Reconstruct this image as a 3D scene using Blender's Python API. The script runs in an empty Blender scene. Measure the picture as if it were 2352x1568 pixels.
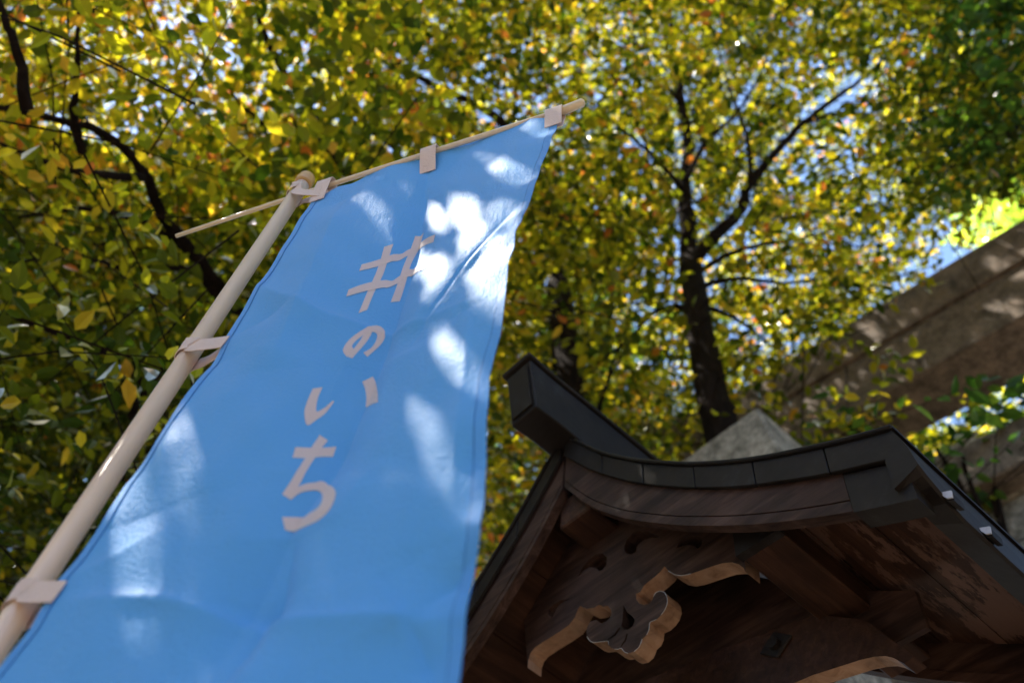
import bpy, bmesh, math, random
import numpy as np
from mathutils import Vector, Matrix

random.seed(11)
rng = np.random.default_rng(11)
sc = bpy.context.scene
col = sc.collection

# ------------------------------------------------------------------ camera
FPX = 2352 * 35 / 36                       # focal length in traced pixels (picture traced at 2352 x 1568)
_u = np.array([1430 - 1176, -(-680 - 784), -FPX]); _u /= np.linalg.norm(_u)      # where the zenith lies
_F = np.array([0, 0, -1.0]); _Y = _F - (_F @ _u) * _u; _Y /= np.linalg.norm(_Y)
CAMR = np.array([np.cross(_Y, _u), _Y, _u])
C = np.array([0, 0, 1.4])
cam_d = bpy.data.cameras.new('camera')
cam = bpy.data.objects.new('camera', cam_d)
col.objects.link(cam)
cam.matrix_world = Matrix.Translation(Vector(C)) @ Matrix(CAMR.tolist()).to_4x4()
cam_d.lens = 35; cam_d.sensor_width = 36; cam_d.sensor_fit = 'HORIZONTAL'
cam_d.clip_start = 0.05; cam_d.clip_end = 3000
cam_d.dof.use_dof = True; cam_d.dof.focus_distance = 1.72; cam_d.dof.aperture_fstop = 3.0
cam_d.dof.aperture_blades = 0
sc.camera = cam

def ray(p):
    return CAMR @ np.array([p[0] - 1176, -(p[1] - 784), -FPX]) / FPX
def at(p, d):                              # the point seen at p, d metres deep
    return C + ray(p) * d
def atR(p, R):                             # the point seen at p, R metres away over the ground
    r = ray(p); return C + r * R / math.hypot(r[0], r[1])

# ------------------------------------------------------------------ sun, sky, exposure
SUN = ray((-150, -745)); SUN /= np.linalg.norm(SUN)
sun_el = math.asin(SUN[2]); sun_az = math.atan2(SUN[0], SUN[1])
w = bpy.data.worlds.new('World'); sc.world = w; w.use_nodes = True
nt = w.node_tree; nt.nodes.clear()
sky = nt.nodes.new('ShaderNodeTexSky'); sky.sky_type = 'NISHITA'; sky.sun_disc = False
sky.sun_elevation = sun_el; sky.sun_rotation = sun_az
sky.air_density = 1.0; sky.dust_density = 0.3; sky.ozone_density = 2.2
bg = nt.nodes.new('ShaderNodeBackground'); bg.inputs['Strength'].default_value = 0.15
wo = nt.nodes.new('ShaderNodeOutputWorld')
nt.links.new(sky.outputs[0], bg.inputs[0]); nt.links.new(bg.outputs[0], wo.inputs[0])
sl = bpy.data.lights.new('sun', 'SUN'); sl.energy = 4.8; sl.angle = math.radians(0.53); sl.color = (1.0, 0.92, 0.80)
so = bpy.data.objects.new('sun', sl); col.objects.link(so)
so.rotation_euler = Vector(SUN).to_track_quat('Z', 'Y').to_euler()
so.location = (-6, 2, 14)
sc.view_settings.view_transform = 'Standard'; sc.view_settings.look = 'None'
sc.view_settings.gamma = 1; sc.view_settings.use_curve_mapping = False
sc.view_settings.exposure = 1.75
sc.render.engine = 'CYCLES'
sc.cycles.max_bounces = 8; sc.cycles.diffuse_bounces = 4; sc.cycles.transmission_bounces = 4
sc.cycles.sample_clamp_indirect = 6

# ------------------------------------------------------------------ materials
def mat(name):
    m = bpy.data.materials.new(name); m.use_nodes = True
    n = m.node_tree.nodes; return m, n, m.node_tree.links, n['Principled BSDF']
def N(n, t, **kw):
    x = n.new(t)
    for k, v in kw.items():
        if k in x.inputs: x.inputs[k].default_value = v
        else: setattr(x, k, v)
    return x
def ramp(n, stops):
    r = n.new('ShaderNodeValToRGB'); e = r.color_ramp.elements
    while len(e) < len(stops): e.new(0.5)
    for q, (p, c) in zip(e, stops): q.position = p; q.color = (*c, 1)
    return r
def coords(n, l, scale=(1, 1, 1), rot=(0, 0, 0)):
    tc = n.new('ShaderNodeTexCoord'); mp = n.new('ShaderNodeMapping')
    mp.inputs['Scale'].default_value = scale; mp.inputs['Rotation'].default_value = rot
    l.new(tc.outputs['Object'], mp.inputs[0]); return mp.outputs[0]
def bump(n, l, h, b, strength, dist):
    bp = N(n, 'ShaderNodeBump', Strength=strength, Distance=dist)
    l.new(h, bp.inputs['Height']); l.new(bp.outputs[0], b.inputs['Normal'])

def wood(name, dark, mid, light, grain=(3, 60, 60), rough=0.62, spots=0.0, bleach=None):
    m, n, l, b = mat(name)
    v = coords(n, l, grain)
    a = N(n, 'ShaderNodeTexNoise', Scale=1.0, Detail=7.0, Roughness=0.62, Distortion=0.6); l.new(v, a.inputs[0])
    r = ramp(n, [(0.28, dark), (0.5, mid), (0.74, light)]); l.new(a.outputs[0], r.inputs[0])
    v2 = coords(n, l, (4, 4, 4))
    c = N(n, 'ShaderNodeTexNoise', Scale=2.0, Detail=4.0); l.new(v2, c.inputs[0])
    r2 = ramp(n, [(0.3, (0.55, 0.55, 0.55)), (0.7, (1.15, 1.12, 1.1))]); l.new(c.outputs[0], r2.inputs[0])
    mx = N(n, 'ShaderNodeMix', data_type='RGBA', blend_type='MULTIPLY'); mx.inputs[0].default_value = 1
    l.new(r.outputs[0], mx.inputs[6]); l.new(r2.outputs[0], mx.inputs[7]); out = mx.outputs[2]
    if bleach:                              # jagged patches where the dark stain has worn away
        v3 = coords(n, l, (5.0, 1.3, 2))
        k = N(n, 'ShaderNodeTexNoise', Scale=1.0, Detail=8.0, Roughness=0.7); l.new(v3, k.inputs[0])
        r3 = ramp(n, [(0.50, (0, 0, 0)), (0.52, (1, 1, 1))]); l.new(k.outputs[0], r3.inputs[0])
        m3 = N(n, 'ShaderNodeMix', data_type='RGBA'); l.new(r3.outputs[0], m3.inputs[0])
        l.new(out, m3.inputs[6]); m3.inputs[7].default_value = (*bleach, 1); out = m3.outputs[2]
    l.new(out, b.inputs['Base Color']); b.inputs['Roughness'].default_value = rough; b.inputs['Specular IOR Level'].default_value = 0.18
    bump(n, l, a.outputs[0], b, 0.35, 0.004)
    return m

M_wood = wood('dark_weathered_wood', (0.017, 0.008, 0.005), (0.055, 0.028, 0.019), (0.105, 0.059, 0.043), grain=(5, 60, 40))
M_wood_y = wood('dark_beam_wood', (0.020, 0.009, 0.005), (0.046, 0.020, 0.011), (0.08, 0.038, 0.021), grain=(50, 3, 50))
M_soffit = wood('soffit_wood', (0.022, 0.009, 0.004), (0.046, 0.019, 0.0095), (0.078, 0.034, 0.018), grain=(45, 3, 45), bleach=(0.125, 0.064, 0.042))
M_soffit_dark = wood('soffit_wood_dark', (0.022, 0.009, 0.004), (0.046, 0.019, 0.0095), (0.078, 0.034, 0.018), grain=(45, 3, 45))
M_recess_shade = wood('recess_shade_wood', (0.004, 0.003, 0.0025), (0.006, 0.0045, 0.004), (0.009, 0.007, 0.006))  # near-black tone standing in for shade behind the pendant's openings
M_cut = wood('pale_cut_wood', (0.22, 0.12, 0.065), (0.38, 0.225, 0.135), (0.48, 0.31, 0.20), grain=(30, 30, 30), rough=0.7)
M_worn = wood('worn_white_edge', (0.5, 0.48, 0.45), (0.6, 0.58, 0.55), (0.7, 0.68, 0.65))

def copper(name, base, patina, rough=0.45):
    m, n, l, b = mat(name)
    v = coords(n, l, (1, 1, 1))
    a = N(n, 'ShaderNodeTexNoise', Scale=9.0, Detail=9.0, Roughness=0.7); l.new(v, a.inputs[0])
    r = ramp(n, [(0.32, base), (0.58, tuple(x * 1.7 for x in base)), (0.78, patina)]); l.new(a.outputs[0], r.inputs[0])
    l.new(r.outputs[0], b.inputs['Base Color'])
    b.inputs['Metallic'].default_value = 0.2; b.inputs['Specular IOR Level'].default_value = 0.16; b.inputs['Roughness'].default_value = rough
    c = N(n, 'ShaderNodeTexNoise', Scale=40.0, Detail=5.0); l.new(v, c.inputs[0])
    bump(n, l, c.outputs[0], b, 0.25, 0.003)
    return m
M_copper = copper('blackened_copper', (0.012, 0.009, 0.0072), (0.045, 0.044, 0.042), 0.55)
M_copper_roof = copper('roof_copper', (0.012, 0.0092, 0.0075), (0.04, 0.054, 0.052), 0.55)
M_clip_lit = copper('lit_clip_metal', (0.38, 0.36, 0.37), (0.55, 0.53, 0.54), 0.4)

def granite(name, a0, a1, a2, sc1=60.0, lichen=None):
    m, n, l, b = mat(name)
    v = coords(n, l)
    a = N(n, 'ShaderNodeTexNoise', Scale=sc1, Detail=6.0, Roughness=0.75); l.new(v, a.inputs[0])
    r = ramp(n, [(0.3, a0), (0.5, a1), (0.72, a2)]); l.new(a.outputs[0], r.inputs[0])
    c = N(n, 'ShaderNodeTexNoise', Scale=9.0, Detail=8.0, Roughness=0.7); l.new(v, c.inputs[0])
    r2 = ramp(n, [(0.36, (0.35, 0.33, 0.29)), (0.52, (0.95, 0.93, 0.88)), (0.68, (1.4, 1.3, 1.22))]); l.new(c.outputs[0], r2.inputs[0])
    mx = N(n, 'ShaderNodeMix', data_type='RGBA', blend_type='MULTIPLY'); mx.inputs[0].default_value = 1
    l.new(r.outputs[0], mx.inputs[6]); l.new(r2.outputs[0], mx.inputs[7])
    l.new(mx.outputs[2], b.inputs['Base Color']); b.inputs['Roughness'].default_value = 0.85
    bump(n, l, c.outputs[0], b, 0.5, 0.01)
    return m
M_granite = granite('mottled_granite', (0.13, 0.12, 0.10), (0.30, 0.27, 0.225), (0.50, 0.45, 0.385), 45.0)
M_torii = granite('brown_weathered_stone', (0.075, 0.055, 0.041), (0.155, 0.118, 0.09), (0.25, 0.20, 0.16), 80.0)

def bark(name, a, b_, c_):
    m, n, l, b = mat(name)
    v = coords(n, l, (9, 9, 2.2))
    t = N(n, 'ShaderNodeTexNoise', Scale=2.5, Detail=8.0, Roughness=0.7, Distortion=0.8); l.new(v, t.inputs[0])
    r = ramp(n, [(0.3, a), (0.5, b_), (0.75, c_)]); l.new(t.outputs[0], r.inputs[0])
    l.new(r.outputs[0], b.inputs['Base Color']); b.inputs['Roughness'].default_value = 0.9; b.inputs['Specular IOR Level'].default_value = 0.08
    bump(n, l, t.outputs[0], b, 0.8, 0.02)
    return m
M_bark = bark('tree_bark', (0.005, 0.003, 0.0025), (0.013, 0.008, 0.006), (0.03, 0.019, 0.014))

def leaf_mat(name, refl, trans, gloss=0.10):
    m = bpy.data.materials.new(name); m.use_nodes = True
    n = m.node_tree.nodes; l = m.node_tree.links; n.clear()
    o = n.new('ShaderNodeOutputMaterial')
    at_ = n.new('ShaderNodeAttribute'); at_.attribute_name = 'leaf_hue'
    r1 = ramp(n, refl); r2 = ramp(n, trans)
    l.new(at_.outputs['Fac'], r1.inputs[0]); l.new(at_.outputs['Fac'], r2.inputs[0])
    d = n.new('ShaderNodeBsdfDiffuse'); t = n.new('ShaderNodeBsdfTranslucent'); g = N(n, 'ShaderNodeBsdfGlossy', Roughness=0.4)
    g.inputs['Color'].default_value = (1, 1, 1, 1)
    l.new(r1.outputs[0], d.inputs[0]); l.new(r2.outputs[0], t.inputs[0])
    a = n.new('ShaderNodeAddShader'); l.new(d.outputs[0], a.inputs[0]); l.new(t.outputs[0], a.inputs[1])
    fr = N(n, 'ShaderNodeFresnel', IOR=1.24)
    mx = n.new('ShaderNodeMixShader'); ml = N(n, 'ShaderNodeMath', operation='MULTIPLY'); ml.inputs[1].default_value = 0.5; l.new(fr.outputs[0], ml.inputs[0]); l.new(ml.outputs[0], mx.inputs[0]); l.new(a.outputs[0], mx.inputs[1]); l.new(g.outputs[0], mx.inputs[2])
    l.new(mx.outputs[0], o.inputs[0])
    return m
M_leaf = leaf_mat('autumn_leaf',
    [(0.0, (0.012, 0.018, 0.003)), (0.4, (0.026, 0.027, 0.004)), (0.75, (0.07, 0.048, 0.007)), (1.0, (0.09, 0.028, 0.006))],
    [(0.0, (0.03, 0.06, 0.002)), (0.35, (0.13, 0.15, 0.004)), (0.60, (0.50, 0.46, 0.010)), (0.84, (0.70, 0.45, 0.02)), (1.0, (0.55, 0.17, 0.025))])
M_ever = leaf_mat('evergreen_leaf',
    [(0.0, (0.014, 0.030, 0.008)), (0.5, (0.022, 0.042, 0.010)), (1.0, (0.045, 0.062, 0.013))],
    [(0.0, (0.015, 0.045, 0.004)), (0.5, (0.04, 0.10, 0.008)), (1.0, (0.14, 0.24, 0.015))])
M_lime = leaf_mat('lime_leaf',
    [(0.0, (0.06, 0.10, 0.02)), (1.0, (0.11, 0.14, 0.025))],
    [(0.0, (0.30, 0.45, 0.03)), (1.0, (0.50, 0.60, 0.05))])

def cloth_mat(name, base, trans, mixf, spec=0.5, rough=0.42):
    m, n, l, b = mat(name)
    b.inputs['Base Color'].default_value = (*base, 1); b.inputs['Roughness'].default_value = rough
    b.inputs['Specular IOR Level'].default_value = spec
    b.inputs['Sheen Weight'].default_value = 0.15; b.inputs['Sheen Roughness'].default_value = 0.4
    t = n.new('ShaderNodeBsdfTranslucent'); t.inputs[0].default_value = (*trans, 1)
    mx = n.new('ShaderNodeMixShader'); mx.inputs[0].default_value = mixf
    o = n['Material Output']
    l.new(b.outputs[0], mx.inputs[1]); l.new(t.outputs[0], mx.inputs[2]); l.new(mx.outputs[0], o.inputs[0])
    v = coords(n, l, (1, 1, 1))
    a = N(n, 'ShaderNodeTexNoise', Scale=190.0, Detail=4.0, Roughness=0.65); l.new(v, a.inputs[0])
    v2 = coords(n, l, (70, 70, 12))
    c = N(n, 'ShaderNodeTexNoise', Scale=1.0, Detail=5.0, Roughness=0.6); l.new(v2, c.inputs[0])
    ad = N(n, 'ShaderNodeMath', operation='ADD'); l.new(a.outputs[0], ad.inputs[0]); l.new(c.outputs[0], ad.inputs[1])
    bp = N(n, 'ShaderNodeBump', Strength=0.6, Distance=0.0022); l.new(ad.outputs[0], bp.inputs['Height'])
    l.new(bp.outputs[0], b.inputs['Normal']); l.new(bp.outputs[0], t.inputs['Normal'])
    return m
M_blue = cloth_mat('blue_polyester', (0.12, 0.41, 0.86), (0.07, 0.32, 0.78), 0.22, 0.16, 0.55)
M_stitch = cloth_mat('blue_thread', (0.05, 0.22, 0.58), (0.04, 0.18, 0.5), 0.1, 0.2, 0.7)
M_print = cloth_mat('white_print', (0.76, 0.61, 0.585), (0.6, 0.5, 0.5), 0.2, 0.3, 0.5)
M_strap = cloth_mat('white_cotton_tape', (0.80, 0.63, 0.56), (0.6, 0.48, 0.42), 0.15, 0.2, 0.7)
def plastic(name, c, rough=0.35):
    m, n, l, b = mat(name)
    v = coords(n, l, (3, 3, 1))
    a = N(n, 'ShaderNodeTexNoise', Scale=20.0, Detail=5.0); l.new(v, a.inputs[0])
    r = ramp(n, [(0.3, tuple(x * 0.93 for x in c)), (0.7, c)]); l.new(a.outputs[0], r.inputs[0])
    l.new(r.outputs[0], b.inputs['Base Color']); b.inputs['Roughness'].default_value = rough
    return m
M_pole = plastic('cream_plastic', (0.80, 0.56, 0.41))
M_bar = plastic('cream_bar_plastic', (0.74, 0.60, 0.43))
M_cap = plastic('tan_cap_plastic', (0.52, 0.30, 0.11))

def ground_mat():
    m, n, l, b = mat('gravel_ground')
    v = coords(n, l)
    a = N(n, 'ShaderNodeTexNoise', Scale=60.0, Detail=8.0, Roughness=0.8); l.new(v, a.inputs[0])
    r = ramp(n, [(0.3, (0.27, 0.20, 0.145)), (0.55, (0.43, 0.335, 0.25)), (0.8, (0.54, 0.43, 0.33))]); l.new(a.outputs[0], r.inputs[0])
    l.new(r.outputs[0], b.inputs['Base Color']); b.inputs['Roughness'].default_value = 0.95
    bump(n, l, a.outputs[0], b, 0.6, 0.02)
    return m

# ------------------------------------------------------------------ mesh helpers
class MB:
    def __init__(s): s.v = []; s.f = []; s.mi = []
    def add(s, vs, fs, mi=0):
        o = len(s.v); s.v += [tuple(map(float, p)) for p in vs]
        s.f += [tuple(i + o for i in f) for f in fs]; s.mi += [mi] * len(fs)
    def box(s, a, b, mi=0):
        x0, y0, z0 = a; x1, y1, z1 = b
        s.add([(x0, y0, z0), (x1, y0, z0), (x1, y1, z0), (x0, y1, z0), (x0, y0, z1), (x1, y0, z1), (x1, y1, z1), (x0, y1, z1)],
              [(0, 3, 2, 1), (4, 5, 6, 7), (0, 1, 5, 4), (1, 2, 6, 5), (2, 3, 7, 6), (3, 0, 4, 7)], mi)
    def tube(s, pts, rad, n=10, cap=True, mi=0):
        pts = [np.array(p, float) for p in pts]
        if np.isscalar(rad): rad = [rad] * len(pts)
        t0 = pts[1] - pts[0]; t0 /= np.linalg.norm(t0)
        ref = np.array([0, 0, 1.0]) if abs(t0[2]) < 0.9 else np.array([1.0, 0, 0])
        u = np.cross(t0, ref); u /= np.linalg.norm(u)
        vs = []
        for i, p in enumerate(pts):
            a = pts[max(i - 1, 0)]; b = pts[min(i + 1, len(pts) - 1)]
            t = b - a; t /= np.linalg.norm(t); u = u - (u @ t) * t; u /= np.linalg.norm(u); vv = np.cross(t, u)
            for k in range(n):
                an = 2 * math.pi * k / n
                vs.append(p + rad[i] * (math.cos(an) * u + math.sin(an) * vv))
        fs = []
        for i in range(len(pts) - 1):
            for k in range(n):
                fs.append((i * n + k, i * n + (k + 1) % n, (i + 1) * n + (k + 1) % n, (i + 1) * n + k))
        if cap: fs.append(tuple(range(n))[::-1]); fs.append(tuple((len(pts) - 1) * n + k for k in range(n)))
        s.add(vs, fs, mi)
    def prism(s, poly, y0, y1, mi=0, mside=None):          # polygon in (x, z) pulled from y0 to y1
        n = len(poly)
        s.add([(x, y0, z) for x, z in poly] + [(x, y1, z) for x, z in poly], [], mi)
        o = len(s.v) - 2 * n
        s.f.append(tuple(o + i for i in range(n))); s.f.append(tuple(o + n + i for i in range(n))[::-1]); s.mi += [mi, mi]
        for i in range(n):
            j = (i + 1) % n
            s.f.append((o + i, o + n + i, o + n + j, o + j)); s.mi.append(mi if mside is None else mside)
    def build(s, name, m, parent=None, smooth=False, bevel=0.0):
        me = bpy.data.meshes.new(name); me.from_pydata(s.v, [], s.f)
        ms = m if isinstance(m, (list, tuple)) else [m]
        for x in ms: me.materials.append(x)
        me.polygons.foreach_set('material_index', s.mi)
        bm = bmesh.new(); bm.from_mesh(me); bmesh.ops.recalc_face_normals(bm, faces=bm.faces)
        if bevel:
            bmesh.ops.bevel(bm, geom=[e for e in bm.edges if len(e.link_faces) == 2 and e.calc_face_angle(0) > 0.5],
                            offset=bevel, segments=1, affect='EDGES', clamp_overlap=True)
        bm.to_mesh(me); bm.free()
        if smooth:
            for p in me.polygons: p.use_smooth = True
        return link(name, me, parent)
def link(name, data, parent=None):
    o = bpy.data.objects.new(name, data); col.objects.link(o)
    if parent: o.parent = parent
    return o
def tag(o, label=None, cat=None, group=None, kind=None):
    if label: o['label'] = label
    if cat: o['category'] = cat
    if group: o['group'] = group
    if kind: o['kind'] = kind
    return o
def empty(name, loc=(0, 0, 0), rz=0.0):
    o = link(name, None); o.location = loc; o.rotation_euler = (0, 0, rz); o.empty_display_size = 0.2
    return o
def smoothline(pts, k=6):                                   # Catmull-Rom through the points
    P = [np.array(p, float) for p in pts]
    if len(P) < 3: return P
    P = [2 * P[0] - P[1]] + P + [2 * P[-1] - P[-2]]; out = []
    for i in range(1, len(P) - 2):
        for j in range(k):
            t = j / k; a, b, c, d = P[i - 1:i + 3]
            out.append(0.5 * (2 * b + (c - a) * t + (2 * a - 5 * b + 4 * c - d) * t * t + (3 * b - a - 3 * c + d) * t ** 3))
    out.append(P[-2]); return out

# ------------------------------------------------------------------ ground
g = MB(); nG = 40; ext = 900
gx = np.sign(np.linspace(-1, 1, nG)) * np.abs(np.linspace(-1, 1, nG)) ** 3 * ext
g.add([(x, y, 0) for y in gx for x in gx], [(j * nG + i, j * nG + i + 1, (j + 1) * nG + i + 1, (j + 1) * nG + i) for j in range(nG - 1) for i in range(nG - 1)])
tag(g.build('ground', ground_mat()), kind='structure')

# ------------------------------------------------------------------ the shrine roof: its own frame, x along the gable, y back along the ridge
S_ = 2352 / 2880
GT = math.radians(-56)
gv = np.array([math.cos(GT), math.sin(GT), 0]); kv = np.array([-math.sin(GT), math.cos(GT), 0])
APEX = at((1580 * S_, 1277 * S_), 2.5)
def onface(p, e):                          # full-size photo pixel -> (x, z) on the plane e metres behind the gable edge
    r = ray((p[0] * S_, p[1] * S_)); q0 = APEX + kv * e; s = ((q0 - C) @ kv) / (r @ kv); q = C + r * s - q0
    return float(q @ gv), float(q[2])
TT = [(0, 0.07), (0.05, 0.012), (0.145, -0.124), (0.275, -0.262), (0.41, -0.384), (0.518, -0.465), (0.60, -0.517), (0.727, -0.587), (0.84, -0.640)]
TB = [(0, 0), (0.114, -0.158), (0.246, -0.305), (0.39, -0.435), (0.51, -0.528), (0.668, -0.625), (0.84, -0.710)]
TW = [(0, -0.11), (0.041, -0.172), (0.085, -0.244), (0.204, -0.377), (0.353, -0.506), (0.492, -0.607), (0.605, -0.677), (0.703, -0.73), (0.84, -0.792)]
def cur(tab):
    xs, zs = zip(*tab); xx = np.linspace(0, xs[-1], 120); zz = np.interp(xx, xs, zs)
    ker = np.ones(13) / 13; pad = np.concatenate([2 * zz[0] - zz[6:0:-1], zz, 2 * zz[-1] - zz[-2:-8:-1]])
    zz = np.convolve(pad, ker, 'valid'); return lambda x: float(np.interp(abs(x), xx, zz))
zt, zb, zw = cur(TT), cur(TB), cur(TW)
LY = 0.60                                  # length of the roof along the ridge
W = 0.815
roof = empty('shrine_shelter', (APEX[0], APEX[1], 0), GT)
tag(roof, 'dark wooden shrine shelter with curved copper gable roof and carved pendant', 'shelter')
AZ = APEX[2]
def rb(mb, name, m, parent=roof, **kw):
    mb.v = [(x, y, z + AZ) for x, y, z in mb.v]
    return mb.build(name, m, parent, **kw)
def strip(mb, f0, f1, x0, x1, y0, y1, n=10, sgn=1, mi=0, mfront=None):
    xs = np.linspace(x0, x1, n + 1)
    top = [(sgn * x, f1(x)) for x in xs]; bot = [(sgn * x, f0(x)) for x in xs]
    poly = top + bot[::-1]; k = len(poly)
    o = len(mb.v)
    mb.v += [(x, y0, z) for x, z in poly] + [(x, y1, z) for x, z in poly]
    for i in range(n):
        a, b_, c, d = i, i + 1, k - 2 - i, k - 1 - i
        mb.f += [(o + a, o + d, o + c, o + b_), (o + k + a, o + k + b_, o + k + c, o + k + d)]; mb.mi += [mi, mi]
    for i in range(k):
        j = (i + 1) % k; mb.f.append((o + i, o + j, o + k + j, o + k + i)); mb.mi.append(mi)
def loft(mb, secs, mi=0):
    k = len(secs[0]); o = len(mb.v)
    for s in secs: mb.v += [tuple(p) for p in s]
    for i in range(len(secs) - 1):
        for j in range(k):
            jj = (j + 1) % k
            mb.f.append((o + i * k + j, o + i * k + jj, o + (i + 1) * k + jj, o + (i + 1) * k + j)); mb.mi.append(mi)
    mb.f += [tuple(o + j for j in range(k))[::-1], tuple(o + (len(secs) - 1) * k + j for j in range(k))]; mb.mi += [mi, mi]
# copper roof sheets, one per slope
for sg in (1, -1):
    m = MB(); strip(m, lambda x: zt(x) - 0.004, lambda x: zt(x) + 0.003, 0.012, W + 0.004, -0.005, LY + 0.005, 24, sg)
    rb(m, 'roof_sheet', M_copper_roof, smooth=False)
    for yy in (-0.0035, LY + 0.0035):        # rolled copper lip along the gable edge
        m = MB(); m.tube([(sg * x, yy, zt(x) + 0.001) for x in np.linspace(0.05, W, 30)], 0.0042, 6); rb(m, 'roof_lip', M_copper_roof, smooth=True)
# copper plates along the gable edge, with narrow open joints
joints = [0.006, 0.145, 0.272, 0.408, 0.545, 0.690, W]
for sg in (1, -1):
    for end in (0, 1):
        for a, b_ in zip(joints[:-1], joints[1:]):
            m = MB(); d = random.uniform(-0.0012, 0.0012)
            y0, y1 = (0.0 + d, 0.010) if end == 0 else (LY - 0.010, LY + d)
            strip(m, zb, lambda x: zt(x) - 0.0045, a + 0.0011, b_ - 0.0011, y0, y1, 6, sg)
            rb(m, 'copper_plate', M_copper, bevel=0.0012)
        # bargeboard behind the plates and its bead
        m = MB(); ya, yb = (0.0125, 0.034) if end == 0 else (LY - 0.034, LY - 0.0125)
        strip(m, lambda x: zw(x) + 0.026, lambda x: zt(x) - 0.008, 0.004, W - 0.11, ya, yb, 20, sg)
        rb(m, 'bargeboard', M_wood)
        m = MB(); ya, yb = (0.0135, 0.038) if end == 0 else (LY - 0.038, LY - 0.0135)
        strip(m, zw, lambda x: zw(x) + 0.0235, 0.004, W - 0.11, ya, yb, 20, sg)
        rb(m, 'bargeboard_bead', M_wood)
        m = MB(); ya, yb = (0.0105, 0.055) if end == 0 else (LY - 0.055, LY - 0.0105)
        strip(m, lambda x: zw(x) - 0.006, lambda x: zb(x) - 0.002, W - 0.108, W - 0.004, ya, yb, 4, sg)
        rb(m, 'copper_end_cap', M_copper)
    # copper lip down the long eave, turned down and dipping away from the lifted corner
    m = MB(); secs = []; z0 = zt(W)
    for y in (0.0, 0.012, 0.03, 0.06, 0.10, 0.2, LY / 2, LY - 0.2, LY - 0.10, LY - 0.06, LY - 0.03, LY - 0.012, LY):
        q = min(y, LY - y); dz = -0.045 * min(1, q / 0.09) ** 0.8
        secs.append([(sg * x, y, z) for x, z in ((0.786, z0 - 0.06), (0.812, z0 + 0.001), (0.821, z0 - 0.028 + dz * .3), (0.828, z0 - 0.058 + dz * .6), (0.834, z0 - 0.104 + dz), (0.829, z0 - 0.108 + dz), (0.786, z0 - 0.124))])
    loft(m, secs); rb(m, 'eave_lip', M_copper)
    # soffit boards
    xs = np.linspace(0.05, W - 0.03, 7)
    for a, b_ in zip(xs[:-1], xs[1:]):
        m = MB(); h = random.uniform(-0.002, 0.002)
        strip(m, lambda x: zb(x) + 0.002 + h, lambda x: zb(x) + 0.022 + h, a + 0.001, b_ - 0.001, 0.0385, LY - 0.0385, 3, sg)
        rb(m, 'soffit_board', M_soffit if sg > 0 else M_soffit_dark)
    # purlin with a blackened end
    m = MB(); x0, x1 = sorted((sg * 0.435, sg * 0.528))
    m.box((x0, 0.075, -0.600), (x1, LY - 0.075, -0.478)); pl = rb(m, 'purlin', M_wood_y, bevel=0.004)
    m = MB(); m.box((x0 - 0.002, 0.068, -0.602), (x1 + 0.002, 0.088, -0.49)); rb(m, 'purlin_cap', M_copper, pl)
m = MB(); m.box((-0.035, 0.040, -0.215), (0.070, LY - 0.04, -0.12)); rb(m, 'ridge_purlin', M_wood_y, bevel=0.004)
# ridge box with a flared cap, its front end leaning out
def rsec(yb, zb_, yt, zt_, hw): return [(-hw, yb, zb_), (hw, yb, zb_), (hw, yt, zt_), (-hw, yt, zt_)]
m = MB(); loft(m, [rsec(-0.133, 0.028, -0.172, 0.196, 0.046), rsec(-0.06, 0.034, -0.075, 0.191, 0.046), rsec(0.10, 0.030, 0.10, 0.196, 0.046), rsec(LY - 0.1, 0.030, LY - 0.1, 0.196, 0.046),
                   rsec(LY + 0.133, 0.028, LY + 0.178, 0.212, 0.046)])
rd = rb(m, 'ridge_box', M_copper, bevel=0.003)
m = MB(); loft(m, [rsec(-0.182, 0.2005, -0.186, 0.213, 0.054), rsec(-0.075, 0.1945, -0.075, 0.207, 0.054), rsec(0.10, 0.1965, 0.10, 0.209, 0.054), rsec(LY - 0.1, 0.1965, LY - 0.1, 0.209, 0.054),
                   rsec(LY + 0.196, 0.216, LY + 0.203, 0.236, 0.062)])
rb(m, 'ridge_cap', M_copper_roof, bevel=0.003)
m = MB(); loft(m, [[(-0.036, -0.138, 0.040), (0.036, -0.138, 0.040), (0.036, -0.1695, 0.182), (-0.036, -0.1695, 0.182)],
                   [(-0.036, -0.1425, 0.040), (0.036, -0.1425, 0.040), (0.036, -0.174, 0.182), (-0.036, -0.174, 0.182)]])
rb(m, 'end_panel', M_copper, rd)
# bent metal clips over the eave lip, front faces coloured pale for reflected skylight
Z2 = lambda x, y: (1280 + x / 1.47, 928 + y / 1.47)
clip = [onface(Z2(*p), 0.05) for p in ((1997, 672), (2050, 662), (2055, 690), (2033, 694))]
cmean = np.mean(clip, 0); print('clip', np.round(clip, 3).tolist())
for sg in (1, -1):
    for yy in (0.05, 0.148, 0.40, 0.498):
        m = MB(); q = [(sg * x, z) for x, z in clip]
        q2 = [(sg * (0.828), clip[0][1] - 0.002), (sg * 0.828, clip[3][1])]
        m.prism(q if sg > 0 else q[::-1], yy, yy + 0.003, 0); m.prism([(x + sg * 0.0, z - 0.004) for x, z in (q if sg > 0 else q[::-1])], yy + 0.0035, yy + 0.03, 1)
        rb(m, 'roof_clip', [M_clip_lit, M_copper])
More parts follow.
